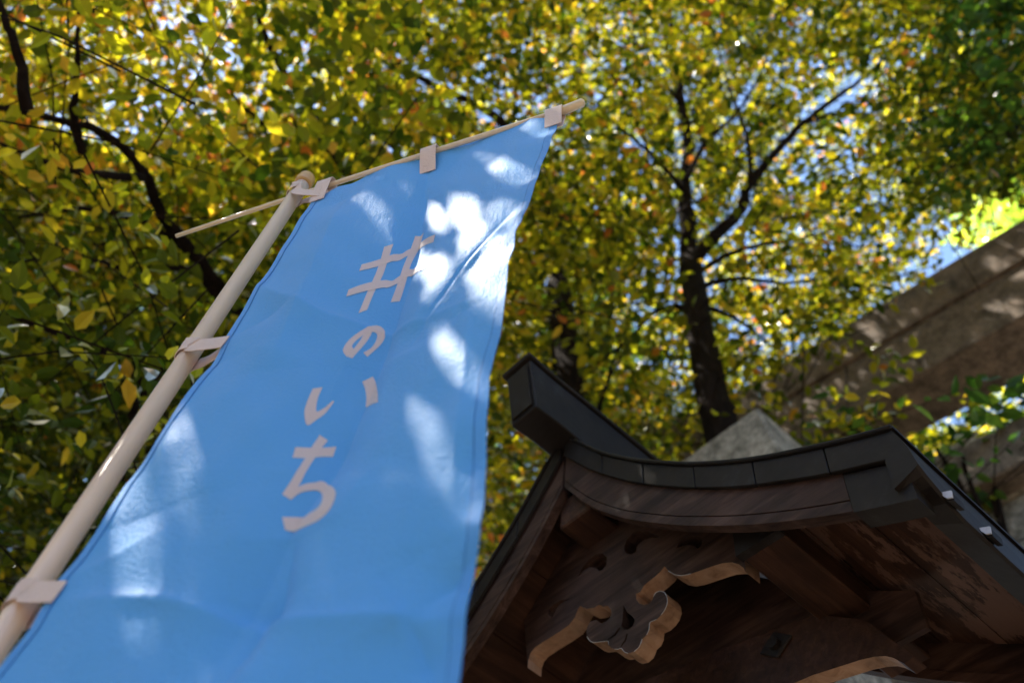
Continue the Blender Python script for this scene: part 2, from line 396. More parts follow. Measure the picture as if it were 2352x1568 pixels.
# carved pendant board under the gable
E_P = 0.13
def r3(p): return onface((1280 + p[0] / 2.94, 1400 + p[1] / 2.94), E_P)
outline = [(600, 1400), (606, 1330), (625, 1275), (660, 1235), (740, 1180), (860, 1105), (945, 1045), (990, 985), (1015, 920), (1035, 890), (1090, 915), (1150, 905), (1190, 880),
    (1225, 895), (1262, 888), (1287, 915), (1293, 950), (1280, 990), (1245, 1020), (1205, 1035), (1165, 1005), (1120, 1020), (1095, 1055), (1085, 1100), (1092, 1145), (1115, 1178), (1150, 1192), (1220, 1185), (1265, 1182),
    (1270, 1212), (1290, 1236), (1320, 1248), (1350, 1248), (1375, 1240), (1400, 1270), (1430, 1282), (1480, 1268), (1520, 1232), (1540, 1190), (1547, 1165), (1585, 1130), (1605, 1085), (1612, 1028), (1665, 1003),
    (1705, 965), (1738, 918), (1756, 860), (1750, 810), (1728, 778), (1695, 768), (1660, 782), (1640, 815), (1625, 850), (1595, 875), (1560, 882), (1522, 870), (1498, 838), (1495, 790), (1530, 775), (1560, 725), (1600, 690),
    (1650, 650), (1700, 605), (1732, 563), (1765, 602), (1815, 630), (1875, 640), (1950, 625), (2050, 590), (2150, 555), (2210, 537), (2290, 530), (2345, 545), (2385, 575), (2400, 610)]
holes = [[(1400, 400), (1420, 345), (1470, 290), (1530, 268), (1600, 270), (1660, 300), (1690, 328), (1620, 325), (1560, 345), (1510, 385), (1495, 440), (1460, 465), (1420, 460), (1402, 432)],
    [(1825, 415), (1850, 365), (1900, 325), (1960, 308), (2020, 315), (2048, 350), (2035, 395), (2000, 420), (1975, 395), (1930, 385), (1880, 395)],
    [(1015, 650), (1050, 580), (1100, 510), (1160, 465), (1220, 455), (1255, 490), (1250, 550), (1215, 595), (1185, 600), (1160, 575), (1110, 570), (1060, 600)],
    [(765, 960), (775, 915), (820, 870), (880, 840), (950, 835), (890, 860), (845, 900), (825, 940), (805, 980), (780, 980)],
    [(1392, 885), (1420, 940), (1470, 980), (1485, 1010), (1470, 1055), (1430, 1085), (1395, 1085), (1375, 1055), (1383, 1010), (1388, 950)],
    [(1362, 1062), (1369, 1074), (1330, 1130), (1265, 1172), (1259, 1166), (1318, 1120)],
    [(1420, 1115), (1427, 1118), (1412, 1175), (1374, 1230), (1368, 1224), (1402, 1170)]]
out2 = [r3(p) for p in outline]
xr, zr = out2[-1]; xl, zl = out2[0]
up = [(x, zb(x) - 0.010) for x in np.linspace(xr + 0.01, xl - 0.03, 22)]
poly = out2 + up
bm = bmesh.new(); yF, yK = E_P, E_P + 0.042
def loop(pts, y):
    vs = [bm.verts.new((x, y, z + AZ)) for x, z in pts]
    return vs, [bm.edges.new((vs[i], vs[(i + 1) % len(vs)])) for i in range(len(vs))]
lf = []; lb = []; ef = []; eb = []
for q in [poly] + [[r3(p) for p in h] for h in holes]:
    a, e1 = loop(q, yF); b_, e2 = loop(q, yK); lf.append(a); lb.append(b_); ef += e1; eb += e2
bmesh.ops.triangle_fill(bm, use_beauty=True, edges=ef, normal=(0, -1, 0))
bmesh.ops.triangle_fill(bm, use_beauty=True, edges=eb, normal=(0, 1, 0))
for f in bm.faces: f.material_index = 0
for li, (a, b_) in enumerate(zip(lf, lb)):
    n_ = len(a)
    for i in range(n_):
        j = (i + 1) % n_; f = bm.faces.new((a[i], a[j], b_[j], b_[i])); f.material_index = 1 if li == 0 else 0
bmesh.ops.recalc_face_normals(bm, faces=bm.faces)
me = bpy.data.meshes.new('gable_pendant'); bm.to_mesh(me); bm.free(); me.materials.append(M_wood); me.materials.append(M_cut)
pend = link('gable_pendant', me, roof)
# near-black backs that paint in the shade inside the cut-outs
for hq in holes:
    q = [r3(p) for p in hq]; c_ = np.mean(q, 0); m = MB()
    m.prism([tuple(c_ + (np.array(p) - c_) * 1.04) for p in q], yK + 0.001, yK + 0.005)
    rb(m, 'cutout_shade', M_recess_shade, pend)
# worn white arris on the lobes
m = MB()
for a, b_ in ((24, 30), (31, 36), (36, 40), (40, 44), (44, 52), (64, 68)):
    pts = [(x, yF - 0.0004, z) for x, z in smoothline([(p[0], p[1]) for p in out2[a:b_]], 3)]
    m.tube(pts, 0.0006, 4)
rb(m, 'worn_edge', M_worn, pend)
# back board closing the gable behind the pendant, tie beam with carved nose, bolt plate, posts
m = MB(); bx = np.linspace(-0.62, 0.62, 25)
m.prism([(x, zb(x) - 0.02) for x in bx] + [(0.62, -0.70), (-0.62, -0.70)], 0.3365, 0.350); rb(m, 'gable_wall', M_wood)
E_T = 0.30
def r4(p): return onface((2000 + p[0] / 2.673, 1400 + p[1] / 2.673), E_T)
nose = [r4(p) for p in ((560, 1415), (640, 1382), (760, 1330), (950, 1270), (1120, 1215), (1230, 1190), (1310, 1185), (1370, 1200), (1400, 1215), (1450, 1242), (1530, 1190))]
print('nose', nose)
zlow = nose[0][1]
poly = [(0, zlow)] + nose + [(0.53, -0.655), (0.43, -0.58), (0, -0.50)]
for sg in (1, -1):
    q = [(sg * x, z) for x, z in poly]
    m = MB(); m.prism(q if sg > 0 else q[::-1], E_T, E_T + 0.035)
    fs = m.f; nP = len(q)
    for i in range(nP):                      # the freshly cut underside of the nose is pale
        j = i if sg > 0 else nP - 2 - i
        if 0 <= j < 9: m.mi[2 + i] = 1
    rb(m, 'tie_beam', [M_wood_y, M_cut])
    m = MB(); cx, cz, hd = sg * 0.336, -0.604, 0.040
    m.prism([(cx - hd, cz), (cx, cz - hd * .8), (cx + hd, cz), (cx, cz + hd * .8)], E_T - 0.006, E_T - 0.001); bp = rb(m, 'bolt_plate', M_copper, bevel=0.002)
    m = MB(); m.tube([(cx, E_T - 0.016, cz), (cx, E_T - 0.0065, cz)], 0.013, 8); rb(m, 'bolt', M_copper, bp)
for sg in (1, -1):
    m = MB(); m.box((sg * 0.22 - 0.05, E_T + 0.052, -AZ), (sg * 0.22 + 0.05, E_T + 0.14, -0.48)); rb(m, 'post', M_wood, bevel=0.008)

# ------------------------------------------------------------------ granite pillars, their rough capstones leaning a little
def pillar(name, corner, R, wx, wy, label):
    a = atR(corner, R)                       # the top corner nearest the camera
    o = empty(name, (a[0], a[1], 0), GT)
    tag(o, label, 'stone pillar', 'granite pillars behind the shelter')
    H = a[2]; sh = 0.085
    m = MB(); o_ = 0.0
    loft(m, [[(-wx + sh * t, sh * .3 * t, H - 0.5 * t), (sh * t, sh * .3 * t, H - 0.5 * t), (sh * t, wy + sh * .3 * t, H - 0.5 * t), (-wx + sh * t, wy + sh * .3 * t, H - 0.5 * t)] for t in (1, 0.66, 0.33, 0)])
    m.build('capstone', M_granite, o, bevel=0.012)
    m = MB(); m.box((-wx + sh + 0.01, sh * .3 + 0.01, 0.35), (sh - 0.01, wy + sh * .3 - 0.01, H - 0.502)); m.build('shaft', M_granite, o, bevel=0.012)
    m = MB(); m.box((-wx - 0.06, -0.12, 0.0), (sh + 0.15, wy + 0.2, 0.348)); m.build('base', M_granite, o, bevel=0.02)
    return o
pillar('stone_pillar', (1738, 932), 2.68, 0.46, 0.38, 'mottled grey granite pillar with flat rough capstone rising behind the curved roof')
pillar('stone_pillar', (2240, 985), 3.7, 0.36, 0.34, 'brown granite pillar half hidden by leaves at right beside the roof eave')

# ------------------------------------------------------------------ stone torii
az = math.radians(140)
td = np.array([math.sin(az), math.cos(az), 0]); tn = np.array([td[1], -td[0], 0])
TQ = atR((1640, 950), 3.95); ks = 3.95 / 4.6
torii = empty('stone_torii', (TQ[0], TQ[1], 0), math.atan2(td[1], td[0]))
tag(torii, 'brown stone torii gate whose heavy double lintel slants across the right', 'torii gate')
# local x along the lintel to the right (towards the camera), local y away from the camera
def lint(x0, x1, zl, zh, y0, y1, flare=0.0, n=26):
    m = MB(); secs = []
    for x in np.linspace(x0, x1, n):
        c = 0.40 * ks * max(0, (0.15 - x / ks) / 0.95) ** 1.7 + 0.40 * ks * max(0, (x / ks - 5.85) / 0.95) ** 1.7
        a, b_ = zl + c, zh + c * 1.15
        secs.append([(x, y0, a), (x, y1, a), (x, y1 + flare, b_), (x, y0 - flare, b_)])
    loft(m, secs); m.v = [(x, y, z + TQ[2]) for x, y, z in m.v]; return m
xa, xb = -1.05 * ks, 7.05 * ks
lint(xa, xb, -0.335 * ks, 0.0, -0.03, 0.40, 0.03).build('kasagi_lintel', M_torii, torii, bevel=0.006)
lint(xa + 0.06, xb - 0.06, -0.80 * ks, -0.337 * ks, -0.005, 0.345).build('shimaki_lintel', M_torii, torii, bevel=0.006)
for x in (0.62 * ks, 5.38 * ks):
    m = MB(); H = TQ[2] - 0.802 * ks
    m.tube([(x, 0.21, 0.0), (x, 0.21, H * 0.5), (x, 0.21, H)], [0.25, 0.235, 0.215], 28); m.build('column', M_torii, torii, smooth=True)
    m = MB(); m.tube([(x, 0.21, 0.001), (x, 0.21, 0.3)], [0.36, 0.34], 28); m.build('column_base', M_torii, torii)
m = MB(); m.box((-0.15 * ks, 0.10, TQ[2] - 1.75 * ks), (6.15 * ks, 0.32, TQ[2] - 1.42 * ks)); m.build('tie_lintel', M_torii, torii, bevel=0.01)
m = MB(); m.box((2.8 * ks, 0.08, TQ[2] - 1.418 * ks), (3.2 * ks, 0.34, TQ[2] - 0.803 * ks)); m.build('centre_strut', M_torii, torii, bevel=0.01)

# ------------------------------------------------------------------ banner pole, crossbar and cloth
BAZ = math.radians(118.7)
fb = np.array([math.sin(BAZ), math.cos(BAZ), 0]); fn = np.array([fb[1], -fb[0], 0]); fz = np.array([0, 0, 1.0])
P0 = at((690, 432), 2.0)
def finv(p, d=0.0):                        # pixel -> (s along the bar, t below it) on the cloth plane pushed out by d
    r = ray(p); q0 = P0 + fn * d; k = ((q0 - C) @ fn) / (r @ fn); q = C + r * k - q0
    return float(q @ fb), float(-q[2])
creases = []                               # (points (s,t), height, width on one side, width on the other)
def crease(px, h, wa, wb, end=0.12):
    creases.append((np.array([finv((x * S_, y * S_)) for x, y in px]), h, wa, wb, end))
crease([(1205, 425), (1175, 560), (1140, 690), (1090, 830), (1040, 950), (975, 1110), (900, 1280), (815, 1420), (700, 1640), (560, 1920), (480, 2080)], -0.042, 0.11, 0.050, 0.40)
crease([(805, 1470), (760, 1640), (700, 1750), (600, 1960)], -0.036, 0.045, 0.030)
crease([(1365, 1480), (1250, 1590), (1130, 1700), (1105, 1715)], -0.030, 0.03, 0.06)
crease([(1120, 1700), (1170, 1810), (1240, 1950)], -0.024, 0.04, 0.03)
crease([(1470, 600), (1380, 690), (1290, 760), (1200, 850), (1120, 960)], -0.014, 0.018, 0.034)
crease([(1450, 640), (1370, 720), (1300, 775), (1195, 880)], 0.013, 0.028, 0.014)
crease([(700, 800), (800, 850), (900, 880), (1050, 880), (1200, 870), (1420, 858)], 0.0055, 0.022, 0.010)
crease([(180, 1700), (420, 1690), (700, 1730), (900, 1725), (1130, 1705), (1310, 1690)], 0.008, 0.02, 0.010)
crease([(660, 960), (760, 900), (860, 850)], -0.011, 0.025, 0.04)
crease([(640, 985), (760, 1000), (900, 1010)], 0.0025, 0.03, 0.02)
crease([(170, 1650), (330, 1580), (480, 1500)], 0.008, 0.035, 0.02)
crease([(560, 1060), (500, 1250), (430, 1460)], 0.014, 0.05, 0.07)
crease([(980, 560), (880, 800), (760, 1050)], 0.010, 0.05, 0.06)
crease([(1330, 880), (1290, 1200), (1250, 1500)], 0.014, 0.06, 0.05)
crease([(1240, 470), (1330, 400)], -0.003, 0.02, 0.02)
for k in range(26):                         # many small pulled wrinkles
    x0_, y0_ = rng.uniform(250, 1350), rng.uniform(560, 1850); an_ = rng.normal(2.05, 0.35); l_ = rng.uniform(90, 330)
    if x0_ < 1000 - 0.62 * (y0_ - 560): continue
    pts_ = [(x0_ + l_ * t * math.cos(an_) + 14 * math.sin(5 * t + k), y0_ + l_ * t * math.sin(an_)) for t in (0, .33, .66, 1)]
    crease(pts_, float(rng.choice([-1, 1])) * rng.uniform(0.0025, 0.0055), rng.uniform(0.012, 0.03), rng.uniform(0.012, 0.03))
def segdist(P, line):
    best = np.full(P.shape[0], 1e9); sgn = np.zeros(P.shape[0]); along = np.zeros(P.shape[0])
    acc = 0.0
    for a, b_ in zip(line[:-1], line[1:]):
        d = b_ - a; L = np.linalg.norm(d); d = d / L
        u = np.clip((P - a) @ d, 0, L); q = P - a - u[:, None] * d
        dist = np.linalg.norm(q, axis=1); sg = np.sign(d[0] * q[:, 1] - d[1] * q[:, 0])
        k = dist < best; best[k] = dist[k]; sgn[k] = sg[k]; along[k] = (acc + u)[k]; acc += L
    return best, sgn, along, acc
def cloth_d(st):
    st = np.atleast_2d(np.array(st, float)); s, t = st[:, 0], st[:, 1]
    d = 0.010 * np.sin(5.2 * s + 0.8 * t + 0.4) * np.clip(t / 0.5, 0.1, 1) + 0.006 * np.sin(11 * s - 1.6 * t + 1.0) * np.clip(t / 0.4, 0.1, 1)
    d += 0.0034 * np.sin(23 * s + 2.1 * np.sin(3 * t) + 2.0) + 0.0028 * np.sin(9 * t - 7 * s)
    d += 0.0011 * np.sin(61 * s + 9 * t + 2.2 * np.sin(7 * t)) + 0.0010 * np.sin(47 * t - 38 * s + 1.5 * np.sin(13 * s))
    for line, h, wa, wb, end in creases:
        q, sg, al, L = segdist(st, line)
        ww = np.where(sg > 0, wa, wb)
        fade = np.clip(np.minimum(al, L - al) / end, 0, 1) ** 0.7
        d += h * np.exp(-q / ww) * fade
    e = np.clip((s - 0.40) / 0.12, 0, 1) ** 2        # free edge: bellied out high up, fluttering a little
    bell = np.exp(-((t - 0.55) / 0.28) ** 2)
    d += 0.035 * bell * np.clip((s - 0.36) / 0.17, 0, 1.3) ** 1.5
    d += e * (0.0030 * np.sin(21 * t + 1.0 + 2 * np.sin(6 * t)) + 0.0014 * np.sin(57 * t + 3 * np.sin(11 * t)))
    return d
def cloth_p(st, off=0.0):
    st = np.atleast_2d(np.array(st, float)); h = 1e-3
    d0 = cloth_d(st); ds = (cloth_d(st + [h, 0]) - d0) / h; dt = (cloth_d(st + [0, h]) - d0) / h
    P = P0 + st[:, :1] * fb - st[:, 1:] * fz + d0[:, None] * fn
    nn = fn - ds[:, None] * fb + dt[:, None] * fz; nn /= np.linalg.norm(nn, axis=1)[:, None]
    return P + nn * off
def finv_c(p):                             # pixel -> (s, t) on the folded cloth, nearest fold first
    D_ = np.linspace(0.10, -0.10, 101); Q_ = np.array([finv(p, d) for d in D_]); g_ = cloth_d(Q_) - D_
    i = int(np.argmax(g_ >= 0)) if (g_ >= 0).any() else int(np.argmin(np.abs(g_)))
    if i == 0: return tuple(Q_[0])
    f = g_[i - 1] / (g_[i - 1] - g_[i]); return tuple(Q_[i - 1] * (1 - f) + Q_[i] * f)
FP = lambda L: [finv_c((x * S_, y * S_)) for x, y in L]
right = FP([(1567, 345), (1546, 410), (1520, 472), (1502, 530), (1485, 583), (1472, 606), (1451, 651), (1446, 699), (1430, 741), (1425, 800), (1422, 836), (1408, 940), (1391, 1000), (1376, 1061), (1373, 1138), (1368, 1270), (1363, 1406), (1351, 1495), (1338, 1590), (1319, 1682), (1307, 1774), (1294, 1910)])
left = FP([(897, 556), (876, 570), (824, 651), (776, 730), (745, 778), (663, 906), (608, 1010), (572, 1053), (501, 1144), (416, 1284), (351, 1368), (286, 1472), (215, 1576), (169, 1628), (85, 1771), (26, 1843), (-40, 1925)])
topl = FP([(897, 556), (924, 540), (950, 525), (987, 517), (1040, 488), (1093, 467), (1145, 453), (1182, 449), (1224, 424), (1277, 417), (1330, 393), (1409, 356), (1488, 335), (1530, 332), (1567, 345)])
tl = np.array(sorted((t, s) for s, t in left)); tr = np.array(sorted((t, s) for s, t in right)); tp = np.array(sorted(topl))
TBOT = 1.72
sL = lambda t: np.interp(t, tl[:, 0], tl[:, 1]); sR = lambda t: np.interp(t, tr[:, 0], tr[:, 1]); tT = lambda s: np.interp(s, tp[:, 0], tp[:, 1])
def gridst(A, Q):                          # unit square -> cloth (s, t)
    s0, s1 = tp[0, 0], tp[-1, 0]
    t0 = tT(s0 + (s1 - s0) * A); t = t0 + Q * (TBOT - t0)
    return np.stack([sL(t) + (sR(t) - sL(t)) * A, t], -1)
flag = empty('blue_banner', tuple(P0 + 0.3 * fb - np.array([0, 0, P0[2]])))
FO = np.array(flag.location)
tag(flag, 'light blue nobori banner with white lettering hanging in dappled shade', 'banner')
def grid_mesh(name, P, nu, nv, m, parent, smooth=True):
    P = np.asarray(P).reshape(-1, 3) - FO
    f = [(j * nu + i, j * nu + i + 1, (j + 1) * nu + i + 1, (j + 1) * nu + i) for j in range(nv - 1) for i in range(nu - 1)]
    me = bpy.data.meshes.new(name); me.from_pydata(P.tolist(), [], f); me.materials.append(m)
    if smooth: me.polygons.foreach_set('use_smooth', [True] * len(f))
    return link(name, me, parent)
nu, nv = 170, 380
AA, QQ = np.meshgrid(np.linspace(0, 1, nu), np.linspace(0, 1, nv) ** 1.0)
ST = gridst(AA.ravel(), QQ.ravel())
grid_mesh('cloth', cloth_p(ST), nu, nv, M_blue, flag)
# turned hems, a second layer along the edges
for nm, a0, a1 in (('hem', 0.0, 0.022), ('hem', 0.974, 1.0)):
    A2, Q2 = np.meshgrid(np.linspace(a0, a1, 5), np.linspace(0.0, 1, 420))
    grid_mesh(nm, cloth_p(gridst(A2.ravel(), Q2.ravel()), 0.0011), 5, 420, M_blue, flag)
for aa in (0.0235, 0.9725):
    m = MB(); Qs = np.linspace(0.01, 0.99, 260); m.tube(cloth_p(gridst(np.full(260, aa), Qs), 0.0006) - FO, 0.0006, 4); m.build('stitching', M_stitch, flag)
# printed strokes (pairs of outline points, traced on the photograph)
def r5(p): return ((700 + p[0] / 1.5675) * S_, (500 + p[1] / 1.5675) * S_)
glyphs = {
 'hash_sign': [[((597, 305), (637, 293)), ((540, 465), (580, 452)), ((483, 597), (522, 582))],
   [((733, 258), (772, 243)), ((690, 370), (728, 355)), ((660, 455), (697, 445)), ((625, 550), (665, 545))],
   [((497, 384), (487, 412)), ((585, 358), (575, 390)), ((640, 338), (630, 370)), ((675, 336), (662, 366)), ((705, 318), (695, 348)), ((760, 288), (752, 318)), ((823, 251), (815, 285))],
   [((440, 495), (430, 525)), ((540, 462), (530, 498)), ((600, 453), (590, 486)), ((632, 456), (612, 486)), ((665, 435), (655, 468)), ((725, 405), (715, 437)), ((782, 372), (778, 403))]],
 'letter': [[((513, 672), (547, 672)), ((487, 722), (520, 722)), ((462, 755), (490, 757)), ((436, 790), (456, 796))],
   [((433, 792), (464, 757)), ((415, 760), (455, 742)), ((440, 718), (474, 718)), ((480, 685), (507, 692)), ((520, 660), (527, 683)), ((560, 652), (548, 680)), ((590, 664), (565, 690)), ((600, 692), (562, 716)), ((582, 735), (540, 750)), ((522, 790), (505, 772))]],
 'letter.': [[((282, 930), (325, 924)), ((258, 985), (305, 970)), ((245, 1035), (297, 1012)), ((257, 1090), (300, 1031)), ((300, 1065), (318, 1024)), ((340, 1035), (345, 1005)), ((376, 988), (370, 983))],
   [((500, 900), (547, 877)), ((512, 930), (562, 910)), ((518, 970), (569, 945)), ((515, 1012), (570, 990))]],
 'letter..': [[((205, 1188), (192, 1234)), ((270, 1190), (260, 1236)), ((330, 1190), (318, 1230)), ((386, 1185), (370, 1230))],
   [((312, 1134), (348, 1158)), ((275, 1190), (312, 1205)), ((232, 1262), (262, 1280)), ((190, 1330), (225, 1350)), ((147, 1395), (185, 1420))],
   [((200, 1375), (185, 1420)), ((240, 1353), (225, 1390)), ((290, 1344), (275, 1379)), ((340, 1346), (312, 1384)), ((375, 1368), (326, 1402)), ((384, 1398), (322, 1430)), ((368, 1445), (300, 1460)), ((335, 1488), (262, 1484)), ((280, 1524), (210, 1497)), ((160, 1553), (146, 1496))]]}
LAB = {'hash_sign': 'white # sign', 'letter': 'white hiragana no', 'letter.': 'white hiragana i', 'letter..': 'white hiragana chi'}
for nm, strokes in glyphs.items():
    m = MB(); off = 0.0005
    for st in strokes:
        A_ = smoothline([np.array(finv_c(r5(a))) for a, _ in st], 7); B_ = smoothline([np.array(finv_c(r5(b_))) for _, b_ in st], 7)
        nw = 7; pts = [a * (1 - k / (nw - 1)) + b_ * k / (nw - 1) for a, b_ in zip(A_, B_) for k in range(nw)]
        P = cloth_p(pts, off) - FO; off += 0.00015
        m.add(P, [(j * nw + i, j * nw + i + 1, (j + 1) * nw + i + 1, (j + 1) * nw + i) for j in range(len(A_) - 1) for i in range(nw - 1)])
    o = m.build(nm.rstrip('.'), M_print, flag, smooth=True); o['label'] = LAB[nm]

# pole and crossbar
pole = empty('banner_pole', (P0[0], P0[1], 0))
tag(pole, 'cream plastic flagpole carrying a thin crossbar through its tan cap', 'flagpole')
PO = np.array([P0[0], P0[1], 0])
m = MB(); m.tube([(0, 0, 0.001), (0, 0, 1.6), (0, 0, P0[2] + 0.012)], [0.0155, 0.0150, 0.0140], 32); m.build('pole', M_pole, pole, smooth=True)
m = MB(); m.tube([(0, 0, P0[2] - 0.012 + z) for z in (0.026, 0.030, 0.048, 0.062, 0.068)], [0.0150, 0.0180, 0.0185, 0.0165, 0.010], 28); m.build('pole_cap', M_cap, pole, smooth=False)
def onplane(px, d=0.0):
    s, t = finv(px, d); return P0 + s * fb - t * fz + d * fn
bl, bc, br, be = onplane((405, 542)), onplane((690, 447)), onplane((1300, 252)), onplane((1338, 236))
m = MB(); m.tube([p - PO for p in smoothline([bl, bc, onplane((985, 352)), br], 5)], [0.0042 + 0.0016 * i / 15 for i in range(16)], 14); m.build('crossbar', M_bar, pole, smooth=True)
m = MB(); m.tube([p - PO for p in (br - fb * 0.03, br, be, be + fb * 0.004)], [0.0085, 0.0088, 0.0084, 0.004], 16); m.build('crossbar_end', M_bar, pole, smooth=True)

# cotton tapes: three over the bar, one round the pole top, two round the pole
def ribbon(name, pts, wdir, wid, parent=flag, th=0.0012, tw=None):
    pts = smoothline(pts, 5); n = len(pts); m = MB(); vs = []
    for i, p in enumerate(pts):
        t = pts[min(i + 1, n - 1)] - pts[max(i - 1, 0)]; t /= np.linalg.norm(t)
        wd = np.array(wdir if tw is None else (1 - i / (n - 1)) * np.array(wdir) + i / (n - 1) * np.array(tw), float)
        wd = wd - (wd @ t) * t; wd /= np.linalg.norm(wd); nn = np.cross(t, wd)
        for a, b_ in ((-1, -1), (1, -1), (1, 1), (-1, 1)): vs.append(p + wd * wid / 2 * a + nn * th / 2 * b_ - FO)
    fs = [(0, 1, 2, 3), tuple((n - 1) * 4 + k for k in (3, 2, 1, 0))]
    for i in range(n - 1):
        for k in range(4): fs.append((i * 4 + k, (i + 1) * 4 + k, (i + 1) * 4 + (k + 1) % 4, i * 4 + (k + 1) % 4))
    m.add(vs, fs); return m.build(name, M_strap, parent)
for px, py, drop in ((752, 424, 0.060), (990, 350, 0.066), (1276, 260, 0.046)):
    c = onplane((px, py)); s0 = float((c - P0) @ fb); r = 0.0085
    tlow = float(-(c - P0)[2]) + drop
    F_ = cloth_p([(s0, max(tlow, float(tT(s0)) + 0.02))], 0.003)[0]; Bk = cloth_p([(s0, max(tlow, float(tT(s0)) + 0.02))], -0.003)[0]
    ribbon('tape_loop', [F_, c + fn * (r + 0.003) - fz * 0.008, c + fn * r * 0.8 + fz * r * 0.7, c + fz * (r + 0.001), c - fn * r * 0.8 + fz * r * 0.7, c - fn * (r + 0.002) - fz * 0.008, Bk], fb, 0.032)
def poleloop(zc, s1, t1, tilt, wid=0.030):
    c = np.array([P0[0], P0[1], zc]); r = 0.0172
    e = cloth_p([(s1, t1)], 0.003)[0]
    pts = [e, c + fb * 0.022 + fn * (r * 0.9) + fz * (e[2] - zc) * 0.6]
    for an in (60, 90, 120, 150, 180, 210, 240, 270, 300):
        a = math.radians(an); pts.append(c + fb * r * math.cos(a) + fn * r * math.sin(a) + fz * (tilt * (an - 90) / 200))
    eb_ = cloth_p([(s1 - 0.004, t1 + 0.012)], -0.003)[0]
    pts += [c + fb * 0.024 - fn * r * 0.8 + fz * tilt, eb_]
    return ribbon('pole_tape', pts, fz, wid)
for a, b_ in (((475, 800), (520, 788)), ((88, 1372), (140, 1362))):
    z0 = onplane(a)[2]; s1, t1 = finv_c(b_); poleloop(z0, s1, t1, -0.012)
s1, t1 = finv_c((748, 448)); poleloop(P0[2] - 0.022, s1, t1, -0.02, 0.022)

# ------------------------------------------------------------------ foliage: every leaf is its own small folded blade
LEAF_V = np.array([(0, 0, 0), (0.30, -0.42, 0.06), (0.66, -0.36, 0.05), (1, 0, -0.10), (0.66, 0.36, 0.05), (0.30, 0.42, 0.06), (0.33, 0, -0.02), (0.68, 0, -0.04)])
LEAF_F = [(0, 6, 1), (6, 7, 2, 1), (7, 3, 2), (0, 5, 6), (6, 5, 4, 7), (7, 4, 3)]
def unit(a): return a / np.maximum(np.linalg.norm(a, axis=-1, keepdims=True), 1e-9)
LOD_V = np.array([(0, 0, 0), (0.28, -0.42, 0.06), (0.66, -0.37, 0.04), (1, 0, -0.08), (0.66, 0.37, 0.04), (0.28, 0.42, 0.06)])
LOD_F = [(0, 3, 2, 1), (0, 5, 4, 3)]
class Leaves:
    def __init__(s): s.p = np.zeros((0, 3)); s.a = np.zeros((0, 3)); s.n = np.zeros((0, 3)); s.L = np.zeros(0); s.w = np.zeros(0); s.h = np.zeros(0)
    def add(s, p, a, n, L, w, h):
        s.p = np.vstack([s.p, p]); s.a = np.vstack([s.a, a]); s.n = np.vstack([s.n, n]); s.L = np.r_[s.L, L]; s.w = np.r_[s.w, w]; s.h = np.r_[s.h, h]
    def keep(s, k):
        for q in ('p', 'a', 'n', 'L', 'w', 'h'): setattr(s, q, getattr(s, q)[k])
    def side(s): return unit(np.cross(s.n, s.a))
    def centre(s): return s.p + s.a * (s.L * 0.5)[:, None]
def leaf_mesh(name, lv, idx, m, parent, org):
    n = len(idx); V = LOD_V[None] * np.stack([lv.L[idx], lv.w[idx], lv.L[idx]], -1)[:, None, :]
    a = lv.a[idx]; sd = lv.side()[idx]; nn = np.cross(a, sd)
    P = lv.p[idx][:, None] + V[..., 0:1] * a[:, None] + V[..., 1:2] * sd[:, None] + V[..., 2:3] * nn[:, None] - org
    loops = []; starts = []; tot = []; c = 0
    base = []
    for f in LOD_F: base += list(f)
    base = np.array(base); lens = np.array([len(f) for f in LOD_F])
    li = (base[None] + 6 * np.arange(n)[:, None]).ravel(); lt = np.tile(lens, n); ls = np.r_[0, np.cumsum(lt)[:-1]]
    me = bpy.data.meshes.new(name); me.vertices.add(6 * n); me.vertices.foreach_set('co', P.astype(np.float32).ravel())
    me.loops.add(len(li)); me.loops.foreach_set('vertex_index', li.astype(np.int32))
    me.polygons.add(len(lt)); me.polygons.foreach_set('loop_start', ls.astype(np.int32)); me.polygons.foreach_set('loop_total', lt.astype(np.int32))
    me.update(calc_edges=True); me.validate()
    at_ = me.attributes.new('leaf_hue', 'FLOAT', 'FACE'); at_.data.foreach_set('value', np.repeat(lv.h[idx], len(LOD_F)).astype(np.float32))
    me.materials.append(m)
    o = link(name, me, parent); o['kind'] = 'stuff'; return o
def twigs_of(P, D, Lc, nl, leafL, hue, hs, flat=0.55):       # leaves set alternately along twigs that start at P and run along D
    n = len(P); lv = Leaves()
    k = np.arange(nl); tt = (k + 0.6) / nl
    droop = rng.uniform(0.1, 0.6, n)
    pos = P[:, None] + D[:, None] * (Lc[:, None] * tt)[..., None]; pos[..., 2] -= (droop * Lc)[:, None] * tt ** 2 * 0.7
    up = np.array([0, 0, 1.0]); sd = unit(np.cross(D, up) + 1e-6)
    sign = np.where(k % 2 == 0, 1, -1)
    ax = D[:, None] * 0.55 + sd[:, None] * (sign * 0.85)[None, :, None] + rng.normal(0, 0.35, (n, nl, 3)); ax[..., 2] -= rng.uniform(0, 0.7, (n, nl))
    ax = unit(ax); nr = up + rng.normal(0, flat, (n, nl, 3)); nr = unit(nr - (nr * ax).sum(-1, keepdims=True) * ax)
    L = leafL * rng.uniform(0.5, 1.3, (n, nl)); w_ = L * rng.uniform(0.5, 0.68, (n, nl))
    h = np.clip(rng.normal(hue[:, None], hs, (n, nl)), 0, 1)
    lv.add(pos.reshape(-1, 3), ax.reshape(-1, 3), nr.reshape(-1, 3), L.ravel(), w_.ravel(), h.ravel())
    return lv
